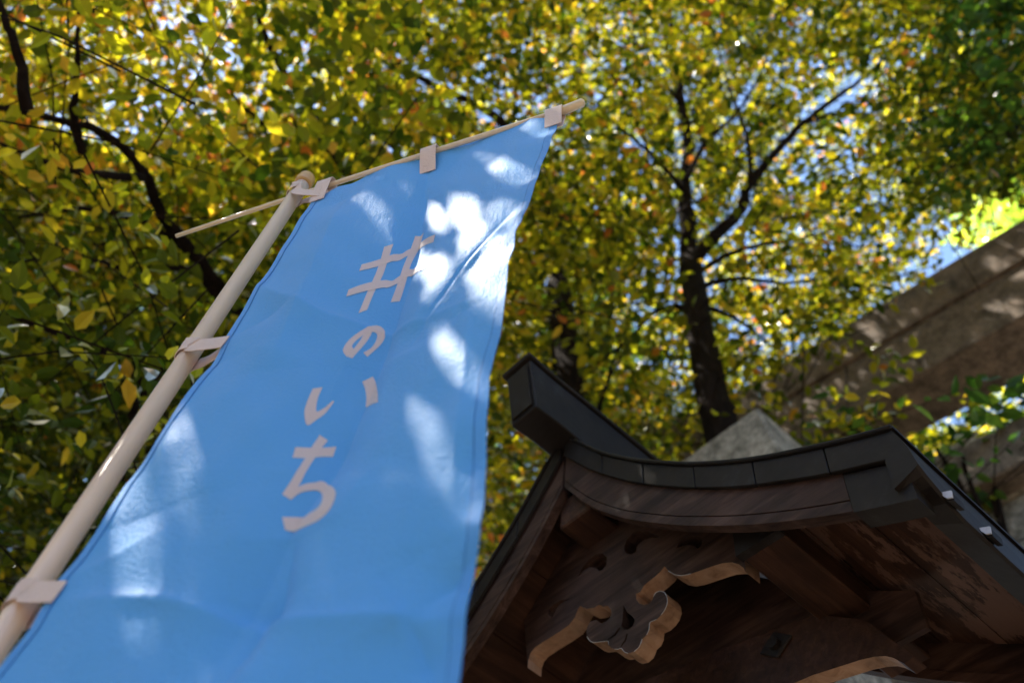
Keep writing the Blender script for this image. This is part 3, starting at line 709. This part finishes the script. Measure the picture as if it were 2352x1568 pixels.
def frustum(n, x0, x1, y0, y1, d0, d1, pw=3.0):
    px = rng.uniform(x0, x1, n); py = rng.uniform(y0, y1, n); d = (rng.uniform(0, 1, n) * (d1 ** pw - d0 ** pw) + d0 ** pw) ** (1 / pw)
    cam_p = np.stack([(px - 1176) / FPX * d, -(py - 784) / FPX * d, -d], -1)
    return C + cam_p @ CAMR.T, px, py, d
def project(P):
    q = (P - C) @ CAMR; return 1176 + FPX * q[:, 0] / -q[:, 2], 784 - FPX * q[:, 1] / -q[:, 2], -q[:, 2]
def noise2(x, y, s, seed):
    r = np.random.default_rng(seed); v = 0
    for k in range(6):
        a = r.uniform(0, 6.28); f = r.uniform(0.6, 1.6) / s; v = v + np.sin((x * math.cos(a) + y * math.sin(a)) * f * 6.28 + r.uniform(0, 6.28))
    return v / 6
def inpoly(x, y, poly):
    c = np.zeros(x.shape, bool); j = len(poly) - 1
    for i in range(len(poly)):
        xi, yi = poly[i]; xj, yj = poly[j]
        c ^= ((yi > y) != (yj > y)) & (x < (xj - xi) * (y - yi) / (yj - yi + 1e-12) + xi); j = i
    return c
OPEN = [(2060, 655), (2140, 560), (2205, 470), (2290, 395), (2352, 360), (2500, 330), (2500, 600), (2300, 640), (2120, 720), (2060, 740)]
LINTEL = [(1700, 1010), (1620, 950), (1770, 870), (1950, 770), (2352, 530), (2700, 330), (2700, 700), (2352, 840), (2080, 960), (1900, 950)]
OPEN2 = [(2090, 930), (2200, 900), (2352, 820), (2600, 760), (2600, 1000), (2330, 985), (2200, 1010), (2110, 1010)]

def make_clusters(n, box, dr, dens=None, keepout=()):
    P, px, py, d = frustum(n, *box, *dr)
    k = rng.uniform(0, 1, n) < np.where((py < -250) | ((px < -350) & (py < 300)), 0.30, 1.0)
    for q in keepout: k &= ~inpoly(px, py, q)
    if dens is not None: k &= rng.uniform(0, 1, n) < dens(px, py, d)
    k &= P[:, 2] > 2.6
    cl = noise2(P[:, 0] + 0.6 * P[:, 2], P[:, 1] - 0.5 * P[:, 2], 1.7, 31) + 0.8 * noise2(P[:, 0] - P[:, 2], P[:, 1] + 0.7 * P[:, 2], 0.8, 33)
    k &= rng.uniform(0, 1, n) < np.clip(0.90 + 1.1 * cl, 0.15, 1)
    # keep foliage clear of roof, banner and lens
    loc = P - APEX; lx = loc @ gv; ly = loc @ kv
    k &= ~((np.abs(lx) < 1.25) & (ly > -0.5) & (ly < 1.5) & (loc[:, 2] < 0.8))
    k &= np.linalg.norm(P - P0, axis=1) > 1.0
    return P[k], px[k], py[k], d[k]

def rdir(n, z0=-0.3, z1=0.5):
    a = rng.uniform(0, 2 * math.pi, n); return unit(np.stack([np.cos(a), np.sin(a), rng.uniform(z0, z1, n)], -1))
def sky_dens(px, py, d):                   # thin patches of the crowns, where the sky comes through
    a = noise2(px, py, 430, 3) + 0.7 * noise2(px, py, 190, 5)
    thin = np.clip((px - 1150) / 600, 0.03, 1) * np.clip((1150 - py) / 300, 0, 1)
    lit = (px < 1250) & (py < 330) & (d > 6.6)        # thin outer crown where the sun gets in
    return (1 - 0.80 * thin * (a > 0.20)) * np.where(lit, 0.5, 1.0)

LIMBS = [([(1650, 980), (1612, 790), (1590, 640), (1584, 590), (1576, 500), (1572, 420), (1580, 330), (1562, 220)], 26), ([(1600, 575), (1640, 545), (1695, 490), (1722, 420), (1790, 340), (1860, 270), (1960, 195)], 22),
         ([(1605, 625), (1680, 580), (1760, 560), (1850, 545)], 12), ([(1600, 700), (1710, 745), (1780, 800)], 10), ([(1605, 720), (1550, 705), (1500, 720), (1455, 770)], 10),
         ([(1722, 425), (1720, 330), (1690, 240), (1650, 120)], 8), ([(1575, 420), (1620, 330), (1700, 250), (1760, 140)], 8), ([(1575, 440), (1500, 360), (1420, 290)], 8), ([(1600, 660), (1690, 640), (1800, 650), (1900, 640)], 8),
         ([(1325, 1010), (1312, 900), (1295, 780), (1284, 650)], 26), ([(1365, 1010), (1380, 930), (1420, 800)], 9), ([(510, 670), (440, 580), (370, 490), (335, 405), (255, 320), (120, 270)], 16),
         ([(720, 270), (660, 180), (615, 90), (590, 20)], 14), ([(920, 350), (830, 290), (760, 255)], 12), ([(1230, 400), (1150, 280), (1050, 220), (930, 160)], 14), ([(440, 575), (500, 640), (590, 760)], 16)]
def clear_limbs(lv):                       # few leaves hang right below the limbs
    x, y, d = project(lv.centre()); q = np.stack([x, y], 1); k = np.ones(len(x), bool)
    for L, wd in LIMBS:
        dist, _, _, _ = segdist(q, np.array(L, float)); k &= ~((dist < wd + 6) & (rng.uniform(0, 1, len(x)) < 0.93) & (d < 7.6))
    lv.keep(k)
trees = {}
HUE = {'left': 0.42, 'mid': 0.40, 'right': 0.42}
# clusters of the three autumn trees, from far to near
P1, x1, y1, d1 = make_clusters(66000, (-1700, 2700, -1650, 1500), (4.6, 9.2), sky_dens, (OPEN, OPEN2, LINTEL))
P2, x2, y2, d2 = make_clusters(900, (-600, 900, -900, 1500), (2.6, 4.6), lambda x, y, d: np.clip(1.1 - x / 1100, 0, 1))
P3, x3, y3, d3 = make_clusters(3400, (-900, 750, 300, 1700), (4.2, 8.5), None)
PA = np.vstack([P1, P2, P3]); XA = np.r_[x1, x2, x3]; DA = np.r_[d1, d2, d3]
owner = np.where(XA + rng.normal(0, 110, len(XA)) < 820, 0, np.where(XA + rng.normal(0, 110, len(XA)) < 1440, 1, 2))
owner[len(P1):] = 0
YA = np.r_[y1, y2, y3]
hueN = 0.42 + np.where(XA < 950, 0.15 * np.clip((480 - YA) / 300, 0, 1) - 0.20 * np.clip((YA - 450) / 350, 0, 1), 0) + 0.16 * noise2(XA, np.r_[y1, y2, y3], 500, 9) + rng.normal(0, 0.10, len(XA))  # yellower at upper left; darker at lower left to stand in for shade
LV = []; TW_ = []
for o_ in range(3):
    k = owner == o_
    D = rdir(k.sum()); Lc = rng.uniform(0.28, 0.55, k.sum())
    LV.append(twigs_of(PA[k], D, Lc, 13, np.where(DA[k] < 4.6, 0.068, 0.064)[:, None], hueN[k], 0.24)); TW_.append((PA[k], D, Lc)); clear_limbs(LV[-1])

# ---- the sun's view: let the traced light flecks through, shade the rest of banner and shelter
e1 = np.cross(SUN, [0, 0, 1.0]); e1 /= np.linalg.norm(e1); e2 = np.cross(SUN, e1)
def sp(P): P = np.asarray(P); return np.stack([P @ e1, P @ e2], -1)
cs = 0.005
fl_pts = cloth_p(ST)
rf = []
for x in np.linspace(-0.9, 0.9, 50):
    for y in np.linspace(-0.22, LY + 0.1, 30): rf.append(APEX + gv * x + kv * y + np.array([0, 0, zt(min(abs(x), 0.84)) + (0.2 if abs(x) < 0.06 else 0)]))
    for z in np.linspace(-0.9, 0.2, 30): rf.append(APEX + gv * x + np.array([0, 0, z]))
rf = np.array(rf)
pm = atR((1738, 932), 2.68); pp = np.array([pm + np.array([a, b_, -c]) for a in np.linspace(-.25, .25, 12) for b_ in np.linspace(-.25, .25, 12) for c in np.linspace(0, 0.9, 20)])
pl_ = np.array([P0 + np.array([a, b_, -c]) for c in np.linspace(-0.05, 1.5, 200) for a in (-.015, .015) for b_ in (-.015, .015)])
allp = sp(np.vstack([fl_pts, rf, pp, pl_])); lo = allp.min(0) - 0.1; hi = allp.max(0) + 0.1
gw, gh = [int(math.ceil(v)) for v in (hi - lo) / cs]
def cells(P2): return np.clip(((P2 - lo) / cs).astype(int), 0, [gw - 1, gh - 1])
need = np.zeros((gw, gh), bool); gap = np.zeros((gw, gh), bool)
for q in (fl_pts, rf, pp, pl_): c = cells(sp(q)); need[c[:, 0], c[:, 1]] = True
def dil(a, k=1):
    for _ in range(k):
        b_ = a.copy(); b_[1:] |= a[:-1]; b_[:-1] |= a[1:]; b_[:, 1:] |= a[:, :-1]; b_[:, :-1] |= a[:, 1:]; a = b_
    return a
need = dil(need, 2)
def ell(cx, cy, rx, ry, an):
    a = math.radians(an); return [(cx + rx * math.cos(t) * math.cos(a) - ry * math.sin(t) * math.sin(a), cy + rx * math.cos(t) * math.sin(a) + ry * math.sin(t) * math.cos(a)) for t in np.linspace(0, 6.283, 14)[:-1]]
flecks = [ell(1165, 390, 48, 17, 25), ell(1066, 478, 20, 30, -15), [(1070, 500), (1110, 520), (1135, 570), (1100, 600), (1075, 575)],
    [(1160, 560), (1185, 540), (1180, 600), (1166, 690), (1150, 720), (1110, 680), (1075, 620), (1090, 590), (1120, 575)],
    [(985, 600), (1010, 600), (1030, 645), (985, 672)], ell(1003, 500, 8, 22, -35), ell(958, 590, 10, 34, -25), [(1003, 755), (1030, 790), (1085, 850), (1065, 858), (1025, 815)],
    [(972, 950), (990, 985), (1035, 1070), (1065, 1140), (1050, 1150), (1000, 1075), (980, 1020)], ell(405, 1045, 13, 55, 5),
    [(325, 1080), (345, 1120), (340, 1250), (335, 1350), (300, 1355), (270, 1280), (258, 1215), (262, 1150), (295, 1105)], ell(1240, 300, 16, 12, 0), [(1150, 470), (1180, 480), (1165, 515), (1140, 505)]]
fpx, fpy, _ = project(fl_pts)
for q in flecks:
    k = inpoly(fpx, fpy, q); c = cells(sp(fl_pts[k])); gap[c[:, 0], c[:, 1]] = True
gap_w = dil(gap, 1)
def foot(c, a, s_):                        # grid cells under one leaf seen from the sun
    c2 = sp(c); a2 = sp(a); s2 = sp(s_); det = a2[0] * s2[1] - a2[1] * s2[0]
    if abs(det) < 1e-5: return None
    ex = np.sqrt(a2 ** 2 + s2 ** 2); i0 = np.floor((c2 - ex - lo) / cs).astype(int); i1 = np.ceil((c2 + ex - lo) / cs).astype(int)
    if i1[0] < 0 or i1[1] < 0 or i0[0] >= gw or i0[1] >= gh: return None
    i0 = np.maximum(i0, 0); i1 = np.minimum(i1, [gw - 1, gh - 1])
    X, Y = np.meshgrid(np.arange(i0[0], i1[0] + 1), np.arange(i0[1], i1[1] + 1), indexing='ij')
    vx = lo[0] + (X + 0.5) * cs - c2[0]; vy = lo[1] + (Y + 0.5) * cs - c2[1]
    al = (vx * s2[1] - vy * s2[0]) / det; be_ = (a2[0] * vy - a2[1] * vx) / det
    k = al ** 2 + be_ ** 2 < 0.85
    return X[k], Y[k]
cover = np.zeros((gw, gh), int); ref = P0 @ SUN
for lv in LV:
    ce = lv.centre(); c2 = sp(ce); sd = lv.side()
    near = np.where((c2[:, 0] > lo[0] - .1) & (c2[:, 0] < hi[0] + .1) & (c2[:, 1] > lo[1] - .1) & (c2[:, 1] < hi[1] + .1) & (ce @ SUN > ref - 0.5))[0]
    kill = np.zeros(len(ce), bool)
    for i in near:
        f = foot(ce[i], lv.a[i] * lv.L[i] * 0.5, sd[i] * lv.w[i] * 0.42)
        if f is None: continue
        if gap_w[f].any(): kill[i] = True
        else: cover[f] += 1
    lv.keep(~kill)
# flecks of sun on the face of the lintel
tf = []
for (xa_, ya_), (xb_, yb_), r_ in (((2045, 790), (2110, 830), .03), ((2085, 765), (2130, 790), .02), ((2000, 690), (2050, 730), .02), ((1960, 720), (1985, 735), .02), ((2290, 700), (2340, 720), .022), ((2160, 735), (2210, 760), .018), ((2300, 610), (2350, 640), .018), ((2080, 645), (2130, 680), .016)):
    for t in np.linspace(0, 1, 7):
        q = (xa_ + (xb_ - xa_) * t, ya_ + (yb_ - ya_) * t); r = ray(q); k = ((TQ - C) @ tn) / (r @ tn); tf.append((C + r * k, r_))
for lv in LV:
    ce = lv.centre(); kill = np.zeros(len(ce), bool)
    for p, r_ in tf:
        v = ce - p; al = v @ SUN; kill |= (al > 0.2) & (np.linalg.norm(v - al[:, None] * SUN, axis=1) < r_ + 0.02)
    lv.keep(~kill)
ex = Leaves(); todo = np.argwhere(need & ~gap_w & (cover < 2)); rng.shuffle(todo); nadd = 0
for ci, cj in todo:
    if cover[ci, cj] >= 2: continue
    base = e1 * (lo[0] + (ci + .5) * cs) + e2 * (lo[1] + (cj + .5) * cs)
    for tr_ in range(7):
        nr = unit(SUN + rng.normal(0, 0.35, 3)); a = unit(np.cross(nr, rng.normal(0, 1, 3))); L = rng.uniform(0.055, 0.085) * (1, 0.9, 0.7, 0.5, 0.4, 0.3, 0.25)[tr_]
        c = base + SUN * (ref + rng.uniform(1.5, 3.2)); sd = np.cross(nr, a); f = foot(c, a * L / 2, sd * L * 0.26)
        if f is None or gap_w[f].any(): continue
        cover[f] += 1; nadd += 1
        ex.add(c[None] - a * L / 2, a[None], nr[None], np.array([L]), np.array([L * 0.62]), np.clip(rng.normal(0.35, 0.2, 1), 0, 1)); break
print('open cells', int((need & ~gap_w & (cover < 1)).sum()), 'of', int(need.sum()), 'gap', int(gap_w.sum()));print('shade leaves added', nadd, 'grid', gw, gh)
LV[0].add(ex.p, ex.a, ex.n, ex.L, ex.w, ex.h)

# ------------------------------------------------------------------ trunks, branches, trees
def branch(name, pts, r0, r1, parent, n=9, org=None, power=1.0):
    pts = smoothline(pts, 5); k = len(pts)
    pts = [p + rng.normal(0, 0.15, 3) * min(r0, 0.03) for p in pts]
    m = MB(); m.tube([p - org for p in pts], [r0 + (r1 - r0) * (i / (k - 1)) ** power for i in range(k)], n)
    return m.build(name, M_bark, parent, smooth=True)
def twig_mesh(parent, org, tw, frac):
    P, D, L = tw; k = rng.uniform(0, 1, len(P)) < frac; m = MB()
    for p, d, l_ in zip(P[k], D[k], L[k]):
        a = p - d * l_ * 0.9 + np.array([0, 0, -0.04]); b_ = p + d * l_ * 0.9; b_[2] -= 0.2 * l_
        m.tube([a - org, p - org, b_ - org], [0.004, 0.003, 0.0012], 3, False)
    o = m.build('twigs', M_bark, parent); o['kind'] = 'stuff'
unit_leaves = {}
def unit_leaf(m, q, wr):
    key = (m.name, q, wr)
    if key not in unit_leaves:
        me = bpy.data.meshes.new('leaf'); me.from_pydata((LEAF_V * [1, wr, 1]).tolist(), [], LEAF_F); me.materials.append(m)
        a = me.attributes.new('leaf_hue', 'FLOAT', 'FACE'); a.data.foreach_set('value', [q / 10] * len(LEAF_F)); unit_leaves[key] = me
    return unit_leaves[key]
def crown(lv, root, org, m, nbig, name='foliage'):
    x, y, d = project(lv.centre()); vis = (x > -20) & (x < 2370) & (y > -20) & (y < 1590) & (d > 0.3)
    size = np.where(vis, lv.L / d, 0); order = np.argsort(-size); big = order[:nbig] if nbig else order[:0]
    rest = np.setdiff1d(np.arange(len(d)), big)
    sd = lv.side(); nn = np.cross(lv.a, sd)
    for i in big:
        o = link('leaf', unit_leaf(m, int(round(lv.h[i] * 10)), round(float(lv.w[i] / lv.L[i]), 1)), root)
        R = Matrix(np.stack([lv.a[i], sd[i], nn[i]], 1).tolist()).to_4x4()
        o.matrix_local = Matrix.Translation(Vector(lv.p[i] - org)) @ R @ Matrix.Scale(lv.L[i], 4)
    leaf_mesh(name, lv, rest, m, root, org)

D5 = lambda L, d: [at(p, dd) for p, dd in zip(L, d)]
# right tree
def tree_root(name, base, label, cat='tree', group=None):
    o = empty(name, (base[0], base[1], 0)); tag(o, label, cat, {'autumn_tree': 'autumn trees', 'evergreen_tree': 'evergreen trees'}.get(name)); return o, np.array([base[0], base[1], 0.0])
RA = 3.0
tA = [atR(p, r) for p, r in (((1668, 1040), RA), ((1640, 930), RA), ((1612, 790), RA + .02), ((1590, 640), RA + .05), ((1584, 590), RA + .06))]
b0 = tA[0].copy(); b0[2] = 0
root, org = tree_root('autumn_tree', b0, 'slender dark autumn tree forking in the open behind the curved roof', group='autumn trees')
lowA = b0 + np.array([0.06, 0.03, 0])
branch('trunk', [lowA, (lowA * .5 + tA[0] * .5), tA[0]] + tA[1:], 0.098, 0.070, root, 14, org)
fk = tA[-1]; dA = project(fk[None])[2][0]
main = [fk] + D5([(1576, 500), (1572, 420), (1580, 330), (1562, 220), (1545, 90), (1530, -60)], dA + np.array([.35, .65, 1.0, 1.4, 1.8, 2.2]))
branch('limb', main, 0.058, 0.02, root, 10, org)
branch('limb', [fk - np.array([0, 0, .1])] + D5([(1640, 545), (1695, 490), (1722, 420), (1790, 340), (1860, 270), (1960, 195), (2060, 110)], dA + np.array([.1, .3, .5, .8, 1.0, 1.2, 1.5])), 0.050, 0.012, root, 10, org)
for pts, dd in (([(1605, 625), (1680, 580), (1760, 560), (1850, 545), (1950, 520)], [-.1, .0, .1, .2, .3]), ([(1600, 700), (1650, 715), (1710, 745), (1780, 800)], [-.4, -.4, -.5, -.6]),
                ([(1605, 720), (1550, 705), (1500, 720), (1455, 770), (1400, 870)], [-.5, -.4, -.4, -.5, -.6]), ([(1722, 425), (1720, 330), (1690, 240), (1650, 120), (1620, -20)], [.5, .8, 1.1, 1.5, 1.9]),
                ([(1575, 420), (1620, 330), (1700, 250), (1760, 140), (1800, 20)], [.6, .9, 1.2, 1.5, 1.8]), ([(1575, 440), (1500, 360), (1420, 290), (1330, 220)], [.5, .6, .7, .8]),
                ([(1850, 280), (1940, 260), (2030, 270), (2130, 300)], [1.0, 1.0, 1.0, 1.0]), ([(1600, 660), (1690, 640), (1800, 650), (1900, 640)], [-.2, -.2, -.2, -.2]), ([(1565, 240), (1490, 140), (1430, 30)], [1.3, 1.5, 1.8])):
    branch('branch', D5(pts, dA + np.array(dd)), 0.022, 0.006, root, 7, org)
twig_mesh(root, org, TW_[2], 0.4); crown(LV[2], root, org, M_leaf, 300)
# middle tree
RB = 3.6
tB = [atR(p, RB) for p in ((1325, 1010), (1312, 900), (1295, 780), (1284, 650))]
b0 = tB[0].copy(); b0[2] = 0
root, org = tree_root('autumn_tree', b0, 'dark trunked autumn tree seen between the banner and the ridge end')
branch('trunk', [b0, b0 * .5 + tB[0] * .5, tB[0]] + tB[1:], 0.15, 0.085, root, 14, org)
fk = tB[-1]; dB = project(fk[None])[2][0]
branch('limb', [fk] + D5([(1270, 520), (1230, 400), (1150, 280), (1050, 220), (930, 160), (850, 60), (800, -60)], dB + np.array([.3, .5, .6, .6, .5, .5, .5])), 0.06, 0.012, root, 10, org)
branch('limb', [fk] + D5([(1300, 520), (1330, 380), (1340, 240), (1330, 100), (1310, -40)], dB + np.array([.3, .7, 1.1, 1.5, 1.9])), 0.055, 0.014, root, 10, org)
for pts, dd in (([(1310, 880), (1360, 840), (1430, 790), (1480, 740)], [-.8, -.9, -.9, -.9]), ([(1365, 1010), (1380, 930), (1420, 800), (1450, 700), (1480, 560)], [-1.0, -.9, -.6, -.3, 0]),
                ([(1180, 330), (1180, 220), (1190, 110), (1230, 0)], [.5, .8, 1.1, 1.4]), ([(1040, 215), (960, 240), (880, 260)], [.6, .4, .3]), ([(1335, 300), (1400, 200), (1440, 80)], [1.0, 1.2, 1.5]),
                ([(1290, 740), (1240, 640), (1210, 560)], [-.3, -.2, 0.0]), ([(1310, 900), (1250, 800), (1220, 700)], [-.8, -.6, -.4])):
    branch('branch', D5(pts, dB + np.array(dd)), 0.02, 0.006, root, 7, org)
twig_mesh(root, org, TW_[1], 0.4); crown(LV[1], root, org, M_leaf, 300)
# left tree, whose trunk the banner hides
tC = [at((800, 1250), 4.0), at((760, 1000), 4.6), at((680, 860), 4.9)]
b0 = tC[0].copy(); b0[2] = 0
root, org = tree_root('autumn_tree', b0, 'autumn tree spreading large yellow leaves over the pole at left')
branch('trunk', [b0, b0 * .5 + tC[0] * .5] + tC, 0.16, 0.075, root, 14, org)
fk = tC[-1]
branch('limb', [fk] + D5([(590, 760), (510, 670), (440, 580), (370, 490), (335, 405), (255, 320), (120, 270), (-40, 240)], [4.8, 4.6, 4.4, 4.2, 4.0, 3.9, 3.8, 3.7]), 0.042, 0.010, root, 10, org)
branch('limb', [fk] + D5([(700, 600), (760, 420), (720, 270), (660, 180), (615, 90), (590, 20), (575, -120)], [5.4, 5.8, 5.8, 5.7, 5.7, 5.8, 5.9]), 0.045, 0.012, root, 10, org)
for pts, dd in (([(620, 790), (470, 640), (380, 590), (250, 560), (120, 575), (-20, 560)], [5.0, 5.1, 5.1, 5.0, 5.0, 5.0]), ([(335, 410), (220, 400), (110, 375), (-20, 320)], [4.0, 3.7, 3.5, 3.4]),
                ([(500, 680), (430, 620), (300, 620), (190, 595), (20, 600)], [4.6, 4.4, 4.3, 4.3, 4.3]), ([(440, 575), (300, 500), (180, 480), (40, 500)], [4.4, 4.2, 4.1, 4.0]),
                ([(700, 350), (670, 330), (560, 250), (520, 190)], [5.2, 5.1, 4.9, 4.8]), ([(640, 150), (660, 90), (700, 20)], [5.7, 5.8, 5.9]), ([(920, 350), (830, 290), (760, 255), (700, 210)], [5.6, 5.6, 5.6, 5.6]),
                ([(800, 400), (740, 330), (690, 300), (640, 230)], [4.8, 4.9, 5.0, 5.1]), ([(60, 250), (45, 140), (10, 40), (-30, -60)], [2.9, 2.9, 2.9, 2.9]), ([(190, 345), (170, 270), (175, 150), (180, 20)], [3.7, 3.6, 3.5, 3.5]),
                ([(560, 1150), (410, 1000), (310, 860), (200, 790), (60, 740), (-60, 690)], [4.6, 4.3, 4.1, 3.9, 3.8, 3.7]), ([(300, 960), (330, 900), (390, 840), (405, 780)], [4.3, 4.2, 4.2, 4.1]),
                ([(120, 1280), (190, 1150), (300, 1080), (400, 960)], [4.9, 4.8, 4.7, 4.6])):
    branch('branch', D5(pts, dd), 0.020, 0.006, root, 7, org)
twig_mesh(root, org, TW_[0], 0.4); crown(LV[0], root, org, M_leaf, 300)

# ------------------------------------------------------------------ other trees and bushes
def bush(name, label, cat, m, n, box, dr, leafL, hue, hs, base, trunk_top, keepout=(), nl=13, tr_=0.12, dens=None, nbig=0, lc=(0.3, 0.6)):
    P, x, y, d = make_clusters(n, box, dr, dens, keepout)
    D = rdir(len(P)); Lc = rng.uniform(*lc, len(P))
    lv = twigs_of(P, D, Lc, nl, leafL, np.full(len(P), hue), hs)
    root, org = tree_root(name, base, label, cat)
    bb = np.array([base[0], base[1], 0.0])
    branch('trunk', [bb, bb * .5 + trunk_top * .5 + np.array([.1, .05, 0]), trunk_top], tr_, tr_ * .4, root, 10, org)
    for i in range(7):
        if len(P): q = P[rng.integers(len(P))]; branch('branch', [trunk_top - np.array([0, 0, .3 + .2 * i]), (trunk_top + q) / 2 + np.array([0, 0, .1]), q], tr_ * .3, 0.008, root, 6, org)
    twig_mesh(root, org, (P, D, Lc), 0.5); crown(lv, root, org, m, nbig)
def low(p, d): q = at(p, d); return np.array([q[0], q[1], 0])
bush('evergreen_tree', 'dark green evergreen tree filling the upper right corner', 'tree', M_ever, 800, (2080, 2750, -350, 420), (4.5, 7.5), 0.075, 0.45, 0.3, low((2500, 900), 7.0), at((2480, 300), 6.8), (OPEN,),
     dens=lambda x, y, d: np.clip((x - 2050 - 0.25 * y) / 180, 0, 1))
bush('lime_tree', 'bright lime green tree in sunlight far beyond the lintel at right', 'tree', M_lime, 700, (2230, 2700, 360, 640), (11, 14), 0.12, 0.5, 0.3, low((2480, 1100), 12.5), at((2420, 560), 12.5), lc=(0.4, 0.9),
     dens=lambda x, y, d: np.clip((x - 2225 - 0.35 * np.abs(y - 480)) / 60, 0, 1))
bush('autumn_tree', 'sunlit yellow green tree showing below the stone lintel at right', 'tree', M_leaf, 520, (2060, 2700, 800, 1120), (8.5, 11), 0.085, 0.38, 0.22, low((2420, 1300), 10), at((2400, 980), 10),
     dens=lambda x, y, d: 0.25 + 0.5 * (noise2(x, y, 160, 21) > -0.05))
bush('evergreen_bush', 'dark leafy evergreen sprays hanging before the stone lintel', 'bush', M_ever, 75, (1780, 2380, 830, 1330), (4.0, 4.9), 0.085, 0.35, 0.3, low((2350, 1500), 4.6), at((2280, 1250), 4.5), (LINTEL,), nl=11, tr_=0.05,
     dens=lambda x, y, d: np.clip(1.2 - np.abs(y - (930 + 0.40 * (x - 1850))) / 170, 0, 1))
bush('evergreen_tree', 'dense dark evergreen tree standing far behind the left foliage', 'tree', M_ever, 2600, (-500, 1500, 480, 1750), (8.2, 13), 0.15, 0.3, 0.3, low((350, 1500), 11), at((330, 900), 11), lc=(0.5, 1.0),
     dens=lambda x, y, d: np.clip((y - 420 - 0.1 * np.maximum(x - 600, 0)) / 350, 0, 1))
bush('evergreen_tree', 'dark evergreen tree low behind the stone pillar and roof', 'tree', M_ever, 1100, (1350, 2700, 1080, 1750), (6.5, 10), 0.13, 0.4, 0.3, low((1900, 1700), 8), at((1900, 1250), 8), lc=(0.4, 0.8))


# ------------------------------------------------------------------ added ring of unseen evergreens, put in to block low skylight
lw = Leaves()
for k in range(20):
    a = math.radians(70 + k * 14.0); rr = rng.uniform(8.5, 11); cx, cy = rr * math.sin(a), rr * math.cos(a)
    hz = rng.uniform(7.0, 9.0); n_ = 420
    u = unit(rng.normal(0, 1, (n_, 3))) * (rng.uniform(0.2, 1, (n_, 1)) ** 0.4) * [2.5, 2.5, hz * 0.52]; Pc = np.array([cx, cy, hz * 0.5]) + u; Pc = Pc[Pc[:, 2] > 0.2]
    q = twigs_of(Pc, rdir(len(Pc)), rng.uniform(0.5, 1.0, len(Pc)), 8, 0.30, np.full(len(Pc), 0.3), 0.25); lw.add(q.p, q.a, q.n, q.L, q.w, q.h)
wd = leaf_mesh('sky_block_wood', lw, np.arange(len(lw.L)), M_ever, None, np.zeros(3))
tag(wd, 'added ring of unseen dark evergreens that blocks low skylight behind the camera', 'sky_block_wood', kind='stuff')
